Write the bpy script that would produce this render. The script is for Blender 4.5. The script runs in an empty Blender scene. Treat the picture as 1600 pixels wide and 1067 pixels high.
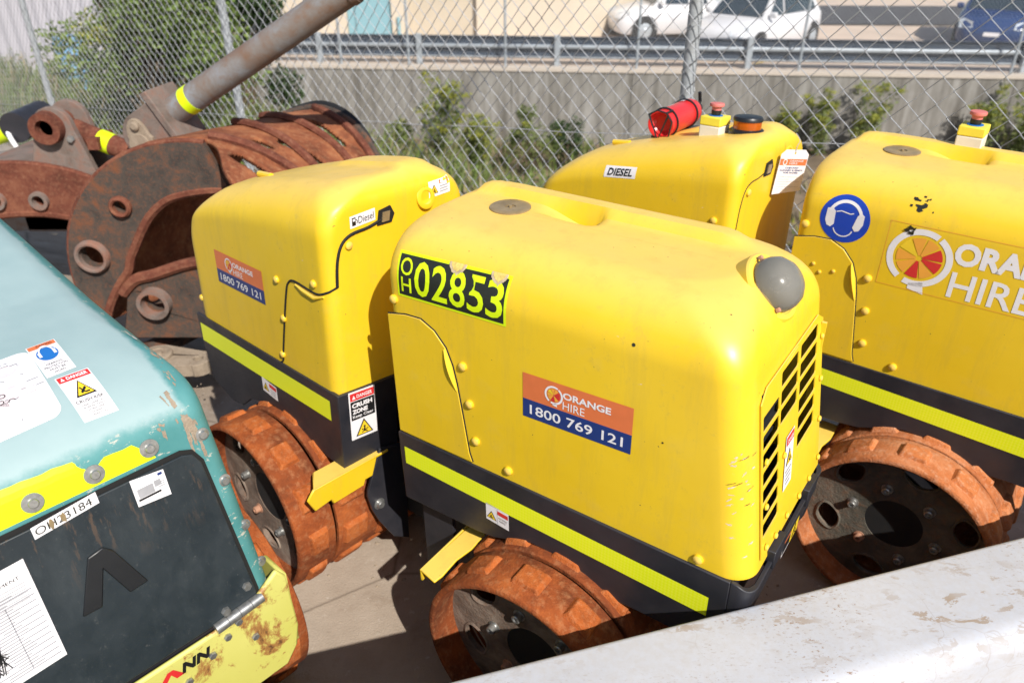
import bpy, bmesh, math, random
from mathutils import Vector, Matrix, noise
from mathutils.bvhtree import BVHTree
from mathutils.geometry import tessellate_polygon
R = math.radians
C = bpy.context.scene.collection
SC = bpy.context.scene
rnd = random.Random(7)

# ------------------------------------------------------------------ camera, sky, sun
def make_camera():
    f, pt, rl, H = 1189.3, 0.5213, -0.0024, 1.818
    fw = Vector((0, math.cos(pt), -math.sin(pt))); rt = Vector((1, 0, 0)); up = rt.cross(fw)
    r = rt*math.cos(rl) + up*math.sin(rl); u = up*math.cos(rl) - rt*math.sin(rl)
    cd = bpy.data.cameras.new('camera'); co = bpy.data.objects.new('camera', cd); C.objects.link(co)
    m = Matrix((r, u, -fw)).transposed().to_4x4(); m.translation = (0, 0, H); co.matrix_world = m
    cd.lens = f/1600*36; cd.sensor_width = 36; cd.clip_start = 0.05; cd.clip_end = 500
    cd.dof.use_dof = True; cd.dof.focus_distance = 1.55; cd.dof.aperture_fstop = 4.2
    SC.camera = co
make_camera()
SUN_AZ, SUN_EL = R(-63), R(43.5)
w = bpy.data.worlds.new('World'); SC.world = w; w.use_nodes = True
nt = w.node_tree; bg = nt.nodes['Background']
sky = nt.nodes.new('ShaderNodeTexSky'); sky.sky_type = 'NISHITA'; sky.sun_disc = False
sky.sun_elevation = SUN_EL; sky.sun_rotation = math.atan2(math.cos(SUN_AZ), math.sin(SUN_AZ))
nt.links.new(sky.outputs[0], bg.inputs[0]); bg.inputs[1].default_value = 0.095
sl = bpy.data.lights.new('sun', 'SUN'); sl.energy = 5.0; sl.angle = R(0.5); sl.color = (1, .95, .87)
so = bpy.data.objects.new('sun', sl); C.objects.link(so)
sv = Vector((math.cos(SUN_AZ)*math.cos(SUN_EL), math.sin(SUN_AZ)*math.cos(SUN_EL), math.sin(SUN_EL)))
so.rotation_euler = sv.to_track_quat('Z', 'Y').to_euler(); so.location = sv*30
SC.view_settings.view_transform = 'Standard'; SC.view_settings.look = 'None'
SC.view_settings.exposure = 0.28; SC.view_settings.gamma = 1

# ------------------------------------------------------------------ materials
class NT:
    def __init__(s, name):
        s.m = bpy.data.materials.new(name); s.m.use_nodes = True; s.t = s.m.node_tree
        s.b = s.t.nodes['Principled BSDF']; s.tc = s.t.nodes.new('ShaderNodeTexCoord')
    def n(s, ty, **kw):
        nd = s.t.nodes.new(ty)
        for k, v in kw.items(): setattr(nd, k, v)
        return nd
    def link(s, a, b): s.t.links.new(a, b)
    def coord(s, scale=(1, 1, 1), loc=(0, 0, 0), rot=(0, 0, 0)):
        mp = s.n('ShaderNodeMapping'); mp.inputs['Scale'].default_value = scale
        mp.inputs['Location'].default_value = loc; mp.inputs['Rotation'].default_value = rot
        s.link(s.tc.outputs['Object'], mp.inputs[0]); return mp.outputs[0]
    def noise(s, sc, det=5, rough=.6, co=None, dist=0):
        nd = s.n('ShaderNodeTexNoise'); nd.inputs['Scale'].default_value = sc; nd.inputs['Detail'].default_value = det
        nd.inputs['Roughness'].default_value = rough; nd.inputs['Distortion'].default_value = dist
        s.link(co if co else s.tc.outputs['Object'], nd.inputs['Vector']); return nd.outputs['Fac']
    def ramp(s, fac, stops, interp='LINEAR'):
        nd = s.n('ShaderNodeValToRGB'); cr = nd.color_ramp; cr.interpolation = interp
        while len(cr.elements) < len(stops): cr.elements.new(.5)
        for e, (p, c) in zip(cr.elements, stops):
            e.position = p; e.color = (*c, 1) if isinstance(c, tuple) else (c, c, c, 1)
        s.link(fac, nd.inputs[0]); return nd.outputs[0]
    def mix(s, fac, a, b, mode='MIX'):
        nd = s.n('ShaderNodeMix', data_type='RGBA', blend_type=mode)
        if isinstance(fac, (int, float)): nd.inputs[0].default_value = fac
        else: s.link(fac, nd.inputs[0])
        for sk, v in ((nd.inputs[6], a), (nd.inputs[7], b)):
            if isinstance(v, tuple): sk.default_value = (*v, 1)
            else: s.link(v, sk)
        return nd.outputs[2]
    def math(s, op, a, b=None):
        nd = s.n('ShaderNodeMath', operation=op)
        for i, v in enumerate((a, b)):
            if v is None: continue
            if isinstance(v, (int, float)): nd.inputs[i].default_value = v
            else: s.link(v, nd.inputs[i])
        return nd.outputs[0]
    def bump(s, h, st=.3, d=.002):
        nd = s.n('ShaderNodeBump'); nd.inputs['Strength'].default_value = st; nd.inputs['Distance'].default_value = d
        s.link(h, nd.inputs['Height']); s.link(nd.outputs[0], s.b.inputs['Normal'])
    def sep(s):
        nd = s.n('ShaderNodeSeparateXYZ'); s.link(s.tc.outputs['Object'], nd.inputs[0]); return nd.outputs
    def out(s, col=None, rough=None, metal=0, spec=None):
        if col is not None:
            if isinstance(col, tuple): s.b.inputs['Base Color'].default_value = (*col, 1)
            else: s.link(col, s.b.inputs['Base Color'])
        if rough is not None:
            if isinstance(rough, (int, float)): s.b.inputs['Roughness'].default_value = rough
            else: s.link(rough, s.b.inputs['Roughness'])
        s.b.inputs['Metallic'].default_value = metal
        if spec is not None: s.b.inputs['Specular IOR Level'].default_value = spec
        return s.m
M = {}
def plain(name, col, rough=.5, metal=0, var=.12, sc=25, bump=0, spec=None):
    t = NT(name); n = t.noise(sc, 4)
    c = t.ramp(n, [(.3, tuple(x*(1-var) for x in col)), (.7, tuple(min(1, x*(1+var)) for x in col))])
    if bump: t.bump(n, .4, bump)
    M[name] = t.out(c, rough, metal, spec); return M[name]

def yellow_paint():
    t = NT('yellow_paint')
    big = t.noise(3.2, 4); base = t.ramp(big, [(.3, (.74, .485, .013)), (.7, (.80, .538, .024))])
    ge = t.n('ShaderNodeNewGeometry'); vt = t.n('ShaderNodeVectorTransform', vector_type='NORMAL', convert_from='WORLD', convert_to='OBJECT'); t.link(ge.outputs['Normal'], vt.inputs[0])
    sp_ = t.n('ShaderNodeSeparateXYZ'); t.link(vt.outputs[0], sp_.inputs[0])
    lit_top = t.math('MULTIPLY', t.ramp(sp_.outputs[2], [(.45, 0.), (.95, .55)]), t.ramp(t.noise(2.5, 5), [(.25, .6), (.75, 1.)])); base = t.mix(lit_top, base, (.79, .545, .22))  # paler yellow mixed into upward faces, imitating sunlight on the hood tops
    dust = t.noise(9, 8, .7); dm = t.ramp(dust, [(.55, 0.), (.8, .28)]); base = t.mix(dm, base, (.62, .45, .13))
    gr = t.ramp(t.noise(2.6, 7, .72, t.coord((7, 7, .9))), [(.50, 0.), (.72, .30)]); base = t.mix(gr, base, (.47, .33, .07))
    sm = t.math('MULTIPLY', t.ramp(t.noise(38, 6, .8), [(.56, 0.), (.70, .35)]), t.ramp(t.noise(3.1, 4), [(.42, 0.), (.62, 1.)])); base = t.mix(sm, base, (.36, .27, .10))
    co = t.coord((6, 6, 26), rot=(.3, .2, .4)); sc = t.noise(5.5, 6, .75, co)
    gate = t.ramp(t.noise(5, 2), [(.52, 0.), (.68, 1.)])
    chip = t.math('MULTIPLY', t.ramp(sc, [(.68, 0.), (.705, 1.)]), gate); base = t.mix(chip, base, (.66, .62, .58))
    sp = t.ramp(t.noise(120, 2, .5), [(.745, 0.), (.765, 1.)]); sp = t.math('MULTIPLY', sp, t.ramp(t.noise(7, 2), [(.48, 0.), (.58, 1.)]))
    base = t.mix(sp, base, (.10, .06, .03))
    rg = t.ramp(t.noise(14, 6), [(.3, .34), (.75, .48)]); t.b.inputs['Specular IOR Level'].default_value = .5
    t.bump(t.noise(9, 3), .06, .01)
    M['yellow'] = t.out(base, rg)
yellow_paint()

def rust(name, cols, sc=14, bump=.003, rough=.92, det=9):
    t = NT(name); n = t.noise(sc, det, .68, dist=.4); n2 = t.noise(sc*7, 5, .7)
    c = t.ramp(n, [(.28, cols[0]), (.5, cols[1]), (.68, cols[2])])
    c = t.mix(t.ramp(n2, [(.5, 0.), (.75, .55)]), c, cols[3])
    h = t.math('ADD', n2, t.noise(sc*20, 3)); t.bump(h, .7, bump)
    M[name] = t.out(c, rough, 0, .25); return M[name]
rust('drum_rust', [(.085, .026, .012), (.25, .060, .016), (.39, .105, .026), (.43, .21, .10)], 7, .004)
rust('drum_rust_pale', [(.22, .07, .028), (.43, .14, .048), (.54, .23, .11), (.58, .36, .24)], 8, .004)
rust('pad_rust', [(.15, .042, .014), (.38, .095, .021), (.50, .15, .04), (.50, .24, .12)], 12, .004)
rust('pad_rust_pale', [(.30, .10, .035), (.50, .16, .05), (.58, .25, .12), (.60, .42, .30)], 12, .004)
rust('dish_rust', [(.07, .05, .04), (.20, .15, .12), (.33, .27, .22), (.20, .09, .045)], 9)
rust('dish_grey', [(.05, .048, .04), (.12, .11, .09), (.22, .18, .14), (.26, .12, .06)], 7)
rust('grab_rust', [(.06, .02, .013), (.145, .046, .028), (.22, .085, .048), (.30, .15, .09)], 8)
rust('shell_rust', [(.07, .024, .014), (.22, .07, .032), (.36, .14, .06), (.42, .23, .12)], 6, .004)
rust('grab_plate', [(.035, .032, .03), (.075, .06, .05), (.18, .07, .035), (.24, .085, .04)], 13)
rust('grab_grey', [(.10, .075, .06), (.19, .15, .13), (.26, .12, .08), (.2, .09, .06)], 6)
rust('ram_paint', [(.17, .085, .045), (.20, .175, .16), (.26, .29, .33), (.20, .10, .05)], 4.5, .001, .55)
rust('dirt_steel', [(.20, .15, .11), (.30, .24, .18), (.36, .29, .22), (.2, .14, .1)], 14)

def dark_paint():
    t = NT('dark_paint'); n = t.noise(6, 6)
    c = t.ramp(n, [(.35, (.016, .017, .023)), (.7, (.034, .032, .038))])
    br = t.noise(4, 3, .5); c = t.mix(t.ramp(br, [(.55, 0.), (.75, .6)]), c, (.05, .034, .032))
    co = t.coord((8, 8, 40), rot=(.5, .3, .2)); s = t.ramp(t.noise(6, 6, .75, co), [(.72, 0.), (.75, 1.)]); c = t.mix(s, c, (.22, .21, .2))
    M['dark'] = t.out(c, t.ramp(t.noise(18, 5), [(.3, .32), (.7, .55)]))
dark_paint()
def tape():
    t = NT('reflective_tape'); co = t.coord((1, 1, 1), rot=(0, R(45), 0))
    ck = t.n('ShaderNodeTexChecker'); ck.inputs['Scale'].default_value = 180; t.link(co, ck.inputs[0])
    c = t.mix(t.math('MULTIPLY', ck.outputs['Fac'], .35), (.78, .86, .006), (.92, .95, .12))
    c = t.mix(t.ramp(t.noise(6, 6, .7), [(.5, 0.), (.8, .35)]), c, (.66, .74, .03))
    M['tape'] = t.out(c, .3)
tape()
def teal():
    t = NT('teal_paint'); x, y, z = t.sep()
    n = t.noise(16, 6, .7)
    def step(v, a, b, amp):
        s = t.math('ADD', v, t.math('MULTIPLY', t.math('SUBTRACT', n, .5), amp))
        mr = t.n('ShaderNodeMapRange', interpolation_type='SMOOTHSTEP'); mr.inputs[1].default_value = a; mr.inputs[2].default_value = b
        t.link(s, mr.inputs[0]); return mr.outputs[0]
    fresh = t.math('MAXIMUM', step(y, .225, .24, .03), step(x, .405, .425, .03))
    faded = t.ramp(t.noise(4, 5), [(.3, (.265, .375, .385)), (.7, (.325, .43, .44))])
    c = t.mix(fresh, faded, t.ramp(t.noise(9, 5), [(.3, (.05, .20, .205)), (.7, (.09, .27, .275))]))
    edge = t.math('MULTIPLY', fresh, step(y, .2, .3, .2))
    co = t.coord((9, 9, 22), rot=(.4, .2, .9)); sc = t.noise(4, 7, .75, co)
    chip = t.math('MULTIPLY', t.ramp(sc, [(.60, 0.), (.625, 1.)]), fresh); c = t.mix(chip, c, (.45, .44, .38))
    ch2 = t.ramp(t.noise(30, 5, .7), [(.72, 0.), (.74, 1.)]); ch2 = t.math('MULTIPLY', ch2, t.ramp(t.noise(4, 2), [(.5, 0.), (.6, 1.)]))
    c = t.mix(ch2, c, (.42, .40, .34))
    M['teal'] = t.out(c, t.ramp(n, [(.3, .5), (.7, .68)])); t.bump(n, .08, .004)
teal()
def pale_yellow():
    t = NT('worn_yellow'); n = t.noise(7, 8, .72, dist=.5)
    c = t.ramp(t.noise(4, 3), [(.3, (.52, .50, .11)), (.7, (.60, .57, .16))])
    c = t.mix(t.ramp(n, [(.57, 0.), (.62, 1.)]), c, (.34, .17, .05))
    c = t.mix(t.ramp(n, [(.63, 0.), (.68, 1.)]), c, (.09, .04, .02)); t.bump(n, .3, .003)
    M['worn_yellow'] = t.out(c, .55)
pale_yellow()
def slate():
    t = NT('slate_panel'); n = t.noise(5, 6)
    c = t.ramp(n, [(.3, (.010, .016, .021)), (.7, (.020, .028, .034))])
    c = t.mix(t.ramp(t.noise(3.5, 7, .75, t.coord((3, 3, 1.2), rot=(.3, 0, 0))), [(.48, 0.), (.70, .45)]), c, (.045, .055, .06)); c = t.mix(t.ramp(t.noise(70, 5, .8), [(.60, 0.), (.72, .4)]), c, (.12, .12, .115))
    co = t.coord((30, 5, 6), rot=(.2, .5, .5)); c = t.mix(t.ramp(t.noise(7, 6, .7, co), [(.74, 0.), (.765, 1.)]), c, (.3, .3, .28))
    x, y, z = t.sep()
    mr = t.n('ShaderNodeMapRange'); mr.inputs[1].default_value = .80; mr.inputs[2].default_value = .95; t.link(z, mr.inputs[0])
    co2 = t.coord((18, 18, 2.5)); st = t.ramp(t.noise(3.2, 6, .7, co2), [(.56, 0.), (.62, 1.)])
    c = t.mix(t.math('MULTIPLY', t.math('MULTIPLY', st, mr.outputs[0]), .5), c, (.16, .095, .055))
    M['slate'] = t.out(c, t.ramp(t.noise(20, 5), [(.3, .38), (.7, .6)]))
slate()
def white_worn():
    t = NT('worn_white'); co = t.coord((1, 2.2, 2.2)); n = t.noise(16, 7, .7, co, .3); gate = t.ramp(t.noise(4.2, 3), [(.43, 0.), (.66, 1.)])
    base = t.ramp(t.noise(5, 4), [(.3, (.42, .435, .48)), (.7, (.48, .495, .54))])
    dirt = t.ramp(t.noise(60, 6, .75), [(.40, 0.), (.75, .45)]); base = t.mix(dirt, base, (.40, .36, .32))
    chip = t.math('MULTIPLY', t.ramp(n, [(.555, 0.), (.575, 1.)]), gate); base = t.mix(chip, base, (.31, .25, .20))
    spk = t.math('MULTIPLY', t.ramp(t.noise(95, 4, .7, co), [(.60, 0.), (.63, 1.)]), t.ramp(t.noise(3, 3), [(.42, .0), (.6, 1.)]))
    base = t.mix(spk, base, (.27, .20, .155))
    vo = t.n('ShaderNodeTexVoronoi', feature='DISTANCE_TO_EDGE'); vo.inputs['Scale'].default_value = 4.5
    dv = t.n('ShaderNodeVectorMath', operation='ADD'); nz = t.n('ShaderNodeTexNoise'); nz.inputs['Scale'].default_value = 9
    t.link(t.tc.outputs['Object'], nz.inputs['Vector']); t.link(t.tc.outputs['Object'], dv.inputs[0])
    sc = t.n('ShaderNodeVectorMath', operation='SCALE'); sc.inputs['Scale'].default_value = .12; t.link(nz.outputs['Color'], sc.inputs[0]); t.link(sc.outputs[0], dv.inputs[1])
    t.link(dv.outputs[0], vo.inputs['Vector']); cr = t.ramp(vo.outputs['Distance'], [(0., 1.), (.0045, 0.)])
    cr = t.math('MULTIPLY', cr, t.ramp(t.noise(2.3, 2), [(.5, 0.), (.6, .45)])); base = t.mix(cr, base, (.26, .20, .16))
    t.bump(chip, -.2, .001); M['worn_white'] = t.out(base, .45)
white_worn()
def concrete():
    t = NT('yard_concrete'); n = t.noise(2.2, 8, .65)
    c = t.ramp(n, [(.3, (.27, .215, .165)), (.55, (.37, .305, .245)), (.75, (.44, .375, .31))])
    st = t.ramp(t.noise(5.5, 7, .7), [(.56, 0.), (.70, .6)]); c = t.mix(st, c, (.21, .15, .105))
    sp = t.ramp(t.noise(24, 6, .7), [(.60, 0.), (.68, .55)]); c = t.mix(sp, c, (.52, .47, .41))
    oil = t.ramp(t.noise(1.3, 5, .6), [(.58, 0.), (.68, .55)]); c = t.mix(oil, c, (.13, .10, .08)); vo = t.n('ShaderNodeTexVoronoi', feature='DISTANCE_TO_EDGE'); vo.inputs['Scale'].default_value = .9; t.link(t.coord((1, 1, 1), (.3, .2, 0)), vo.inputs['Vector'])
    c = t.mix(t.ramp(vo.outputs['Distance'], [(.0, .6), (.006, 0.)]), c, (.10, .075, .055))
    g = t.noise(160, 3); t.bump(t.math('ADD', g, t.noise(40, 4)), .5, .003); M['concrete'] = t.out(c, .9, 0, .2)
concrete()
plain('bank_soil', (.17, .125, .08), .95, var=.4, sc=1.2, bump=.05)
plain('pavement', (.50, .40, .32), .9, var=.1, sc=.8)
plain('dark_road', (.055, .055, .06), .9, var=.15, sc=2)
plain('line_paint', (.62, .43, .12), .8)
def wall_conc():
    t = NT('stained_concrete'); co = t.coord((2.2, 2.2, .25)); n = t.noise(1.9, 7, .7, co)
    c = t.ramp(n, [(.30, (.10, .092, .08)), (.5, (.22, .208, .19)), (.70, (.33, .318, .30))])
    c = t.mix(t.ramp(t.noise(3, 6), [(.45, 0.), (.75, .5)]), c, (.17, .155, .13)); M['wallc'] = t.out(c, .9)
wall_conc()
plain('wall_cap', (.48, .42, .36), .9)
plain('beige_wall', (.57, .49, .385), .85, var=.04, sc=.7)
plain('tan_wall', (.49, .42, .32), .85, var=.05, sc=.7)
plain('teal_door', (.20, .38, .44), .5, var=.05)
plain('galv', (.40, .42, .44), .5, .25, var=.2, sc=40)
plain('galv_wire', (.46, .47, .49), .45, .2, var=.15, sc=60)
plain('rail_steel', (.035, .05, .075), .5, .2, var=.2, sc=6)
plain('rail_bright', (.40, .44, .48), .45, .4, var=.15, sc=6)
plain('white', (.80, .79, .80), .5, var=.03)
plain('sticker_white', (.76, .74, .76), .42, var=.04, sc=50)
plain('orange_ink', (.66, .165, .055), .4, var=.06)
plain('navy_ink', (.012, .035, .17), .4, var=.08)
plain('black_ink', (.012, .012, .013), .4, var=.1)
plain('plate_black', (.02, .022, .016), .4, var=.2)
plain('red_ink', (.60, .03, .03), .4, var=.06)
plain('yellow_ink', (.80, .56, .03), .4, var=.05)
plain('amber_ink', (.80, .36, .05), .4, var=.05)
plain('blue_ink', (.010, .055, .42), .38, var=.06)
plain('sky_ink', (.015, .14, .45), .4, var=.06)
plain('grey_ink', (.33, .33, .35), .5)
plain('line_ink', (.20, .20, .23), .5)
plain('blush_ink', (.68, .60, .62), .5)
plain('pink_ink', (.62, .43, .45), .5)
plain('hivis', (.66, .84, .006), .4, var=.04)
plain('gap_black', (.006, .006, .006), .8)
plain('inner_black', (.012, .012, .013), .7)
plain('radiator', (.03, .032, .035), .5, .3)
plain('bolt_steel', (.42, .42, .41), .38, .8, var=.25, sc=90)
plain('rust_bolt', (.42, .22, .14), .8, .1, var=.25, sc=60)
plain('red_plastic', (.62, .025, .025), .3, var=.05)
plain('faded_red', (.60, .17, .15), .5, var=.1)
plain('dark_plastic', (.012, .013, .015), .4)
plain('scuff', (.50, .45, .36), .5, var=.2, sc=80)
plain('cap_brown', (.26, .19, .10), .3, .1, var=.35, sc=22)
plain('estop_yellow', (.80, .66, .06), .45, var=.05)
plain('cream', (.72, .66, .55), .5, var=.05)
plain('white_car', (.62, .62, .64), .25, var=.02)
plain('blue_car', (.014, .04, .13), .25, var=.05)
plain('tyre', (.015, .015, .016), .8)
plain('glass_dark', (.02, .035, .05), .08, var=.05)
plain('lamp_clear', (.6, .64, .68), .1, .3)
plain('corrugated', (.42, .40, .44), .6, var=.05, sc=2)
plain('barrel_blue', (.16, .36, .60), .5)
plain('torn_film', (.52, .40, .26), .5, var=.3, sc=90)
plain('torn_edge', (.66, .50, .14), .5, var=.25, sc=120)
plain('dried_dirt', (.46, .32, .11), .8, var=.35, sc=60)
plain('trunk', (.11, .08, .05), .9, var=.3)
plain('stalk', (.25, .24, .10), .8, var=.3)
plain('dry_stick', (.36, .29, .22), .85)
def lens_mat():
    t = NT('lamp_lens'); c = t.ramp(t.noise(20, 5), [(.3, (.52, .50, .44)), (.7, (.64, .61, .54))])
    t.b.inputs['Transmission Weight'].default_value = .72; t.b.inputs['IOR'].default_value = 1.3
    t.bump(t.noise(45, 2), .1, .004); M['lens'] = t.out(c, .2)
lens_mat()
def amber_mat():
    t = NT('amber_lens'); t.b.inputs['Transmission Weight'].default_value = .4
    M['amber'] = t.out((.62, .13, .01), .2)
amber_mat()
def leaf(name, a, b, c3):
    t = NT(name); n = t.noise(2.3, 4); n2 = t.noise(40, 1)
    c = t.ramp(n, [(.32, a), (.55, b), (.72, c3)]); c = t.mix(t.ramp(n2, [(.35, 0.), (.7, .6)]), c, c3)
    t.b.inputs['Subsurface Weight'].default_value = 0
    tr = t.n('ShaderNodeBsdfTranslucent'); t.link(c, tr.inputs[0]); mx = t.n('ShaderNodeMixShader'); mx.inputs[0].default_value = .3
    t.out(c, .6, 0, .3); t.link(t.b.outputs[0], mx.inputs[1]); t.link(tr.outputs[0], mx.inputs[2])
    t.link(mx.outputs[0], t.t.nodes['Material Output'].inputs[0]); M[name] = t.m
leaf('leaf_green', (.07, .12, .03), (.14, .21, .05), (.26, .32, .08))
leaf('leaf_dark', (.018, .04, .016), (.04, .075, .025), (.08, .12, .04))
leaf('leaf_yellow', (.20, .23, .04), (.32, .34, .06), (.44, .42, .07))
leaf('leaf_weed', (.06, .10, .03), (.14, .19, .055), (.27, .29, .10))
leaf('dry_grass', (.20, .16, .09), (.30, .25, .15), (.38, .33, .21))

# ------------------------------------------------------------------ mesh builder
class MB:
    def __init__(s): s.v = []; s.f = []; s.mi = []
    def add(s, vs, fs, m=0):
        o = len(s.v); s.v += [tuple(x) for x in vs]
        for f in fs: s.f.append([i+o for i in f]); s.mi.append(m)
    def box(s, a, b, m=0, mat=None):
        (x0, y0, z0), (x1, y1, z1) = a, b
        vs = [Vector(p) for p in ((x0,y0,z0),(x1,y0,z0),(x1,y1,z0),(x0,y1,z0),(x0,y0,z1),(x1,y0,z1),(x1,y1,z1),(x0,y1,z1))]
        if mat is not None: vs = [mat @ p for p in vs]
        s.add(vs, [(3,2,1,0),(4,5,6,7),(0,1,5,4),(1,2,6,5),(2,3,7,6),(3,0,4,7)], m)
    def lathe(s, prof, p0, axis, n=24, m=0, close=False):
        ax = Vector(axis).normalized(); a = ax.orthogonal().normalized(); b = ax.cross(a); p0 = Vector(p0); vs = []; fs = []
        for (r, h) in prof:
            for i in range(n):
                t = 2*math.pi*i/n; vs.append(p0 + ax*h + (a*math.cos(t) + b*math.sin(t))*r)
        k = len(prof)
        for j in range(k if close else k-1):
            j2 = (j+1) % k
            for i in range(n): fs.append((j*n+i, j*n+(i+1) % n, j2*n+(i+1) % n, j2*n+i))
        if not close:
            if prof[0][0] > 1e-6: fs.append(tuple(range(n-1, -1, -1)))
            if prof[-1][0] > 1e-6: fs.append(tuple((k-1)*n+i for i in range(n)))
        s.add(vs, fs, m)
    def cyl(s, p0, p1, r0, r1=None, n=16, m=0):
        p0 = Vector(p0); p1 = Vector(p1); d = p1-p0; s.lathe([(r0, 0), (r0 if r1 is None else r1, d.length)], p0, d, n, m)
    def tube(s, pts, r, n=6, m=0, closed=False, flat=None):
        pts = [Vector(p) for p in pts]; vs = []; fs = []; k = len(pts); up = None
        for i, p in enumerate(pts):
            a = pts[(i-1) % k] if (closed or i) else p; b = pts[(i+1) % k] if (closed or i < k-1) else p
            d = (b-a).normalized()
            if up is None: up = d.orthogonal().normalized()
            up = (up - d*up.dot(d)).normalized(); sd = d.cross(up); rr = r(i/(k-1)) if callable(r) else r
            for j in range(n):
                t = 2*math.pi*(j+.5)/n; vs.append(p + (up*math.cos(t) + sd*math.sin(t))*rr)
        for i in range(k if closed else k-1):
            i2 = (i+1) % k
            for j in range(n): fs.append((i*n+j, i*n+(j+1) % n, i2*n+(j+1) % n, i2*n+j))
        if not closed: fs += [tuple(range(n-1, -1, -1)), tuple((k-1)*n+j for j in range(n))]
        s.add(vs, fs, m)
    def plate(s, outer, holes, th, mp, m=0, ms=None):
        """2D outline with holes; mp(x,y,h) -> point; thickness th along h"""
        loops = [outer]+list(holes); flat = [p for l in loops for p in l]; N = len(flat)
        tris = tessellate_polygon([[Vector((p[0], p[1], 0)) for p in l] for l in loops])
        vs = [mp(p[0], p[1], th) for p in flat] + [mp(p[0], p[1], 0) for p in flat]
        fs = []
        for t in tris:
            a, b, c = (flat[i] for i in t)
            cr = (b[0]-a[0])*(c[1]-a[1]) - (b[1]-a[1])*(c[0]-a[0])
            t = tuple(t) if cr > 0 else tuple(reversed(t))
            fs.append(t); fs.append(tuple(i+N for i in reversed(t)))
        s.add(vs, fs, m); o = 0; sd = []
        for l in loops:
            for i in range(len(l)):
                a, b = o+i, o+(i+1) % len(l); sd.append((a, b, b+N, a+N))
            o += len(l)
        base = len(s.v)-2*N
        for q in sd: s.f.append([i+base for i in q]); s.mi.append(m if ms is None else ms)
    def build(s, name, mats, parent=None, smooth=35, bevel=0, recalc=True, solid=0, weld=False):
        me = bpy.data.meshes.new(name); me.from_pydata(s.v, [], s.f); me.polygons.foreach_set('material_index', s.mi)
        for m in (mats if isinstance(mats, (list, tuple)) else [mats]): me.materials.append(M[m] if isinstance(m, str) else m)
        if recalc or smooth or weld:
            bm = bmesh.new(); bm.from_mesh(me)
            if weld: bmesh.ops.remove_doubles(bm, verts=bm.verts, dist=1e-5)
            if recalc: bmesh.ops.recalc_face_normals(bm, faces=bm.faces)
            if smooth:
                for f in bm.faces: f.smooth = True
                lim = R(smooth)
                for e in bm.edges:
                    if len(e.link_faces) == 2: e.smooth = e.calc_face_angle(0) < lim
            bm.to_mesh(me); bm.free()
        o = bpy.data.objects.new(name, me); C.objects.link(o)
        if parent is not None: o.parent = parent
        if bevel:
            b = o.modifiers.new('bevel', 'BEVEL'); b.width = bevel; b.segments = 2; b.limit_method = 'ANGLE'; b.angle_limit = R(40); b.harden_normals = False
        if solid:
            b = o.modifiers.new('solid', 'SOLIDIFY'); b.thickness = solid; b.offset = 0
        return o
def thing(name, label, cat, mw=None, group=None):
    o = bpy.data.objects.new(name, None); C.objects.link(o); o.empty_display_size = .1
    if mw is not None: o.matrix_world = mw
    return tag(o, label, cat, group)
def tag(o, label, cat, group=None):
    o['label'] = label; o['category'] = cat
    if group: o['group'] = group
    return o
def struct(o, kind='structure', label=None, cat=None):
    o['kind'] = kind
    if label: o['label'] = label
    if cat: o['category'] = cat
    return o
def dup(o, parent, loc=None):
    c = o.copy(); C.objects.link(c); c.parent = parent
    if loc is not None: c.matrix_basis = loc
    return c
def xyz(x, y, z): return Vector((x, y, z))
def smooth_path(pts, n=6):
    P = [Vector(p) for p in pts]; out = []
    for i in range(len(P)-1):
        a = P[max(i-1, 0)]; b = P[i]; c = P[i+1]; d = P[min(i+2, len(P)-1)]
        for k in range(n):
            t = k/n; out.append(.5*((2*b) + (c-a)*t + (2*a-5*b+4*c-d)*t*t + (3*b-a-3*c+d)*t**3))
    out.append(P[-1]); return out
def circ(cx, cy, r, n=24, ry=None, a0=0, rev=False):
    ry = r if ry is None else ry
    return [(cx+r*math.cos(a0+2*math.pi*i/n), cy+ry*math.sin(a0+2*math.pi*i/n)) for i in range(n)]
def smoothstep(a, b, x):
    t = min(1, max(0, (x-a)/(b-a))); return t*t*(3-2*t)

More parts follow.
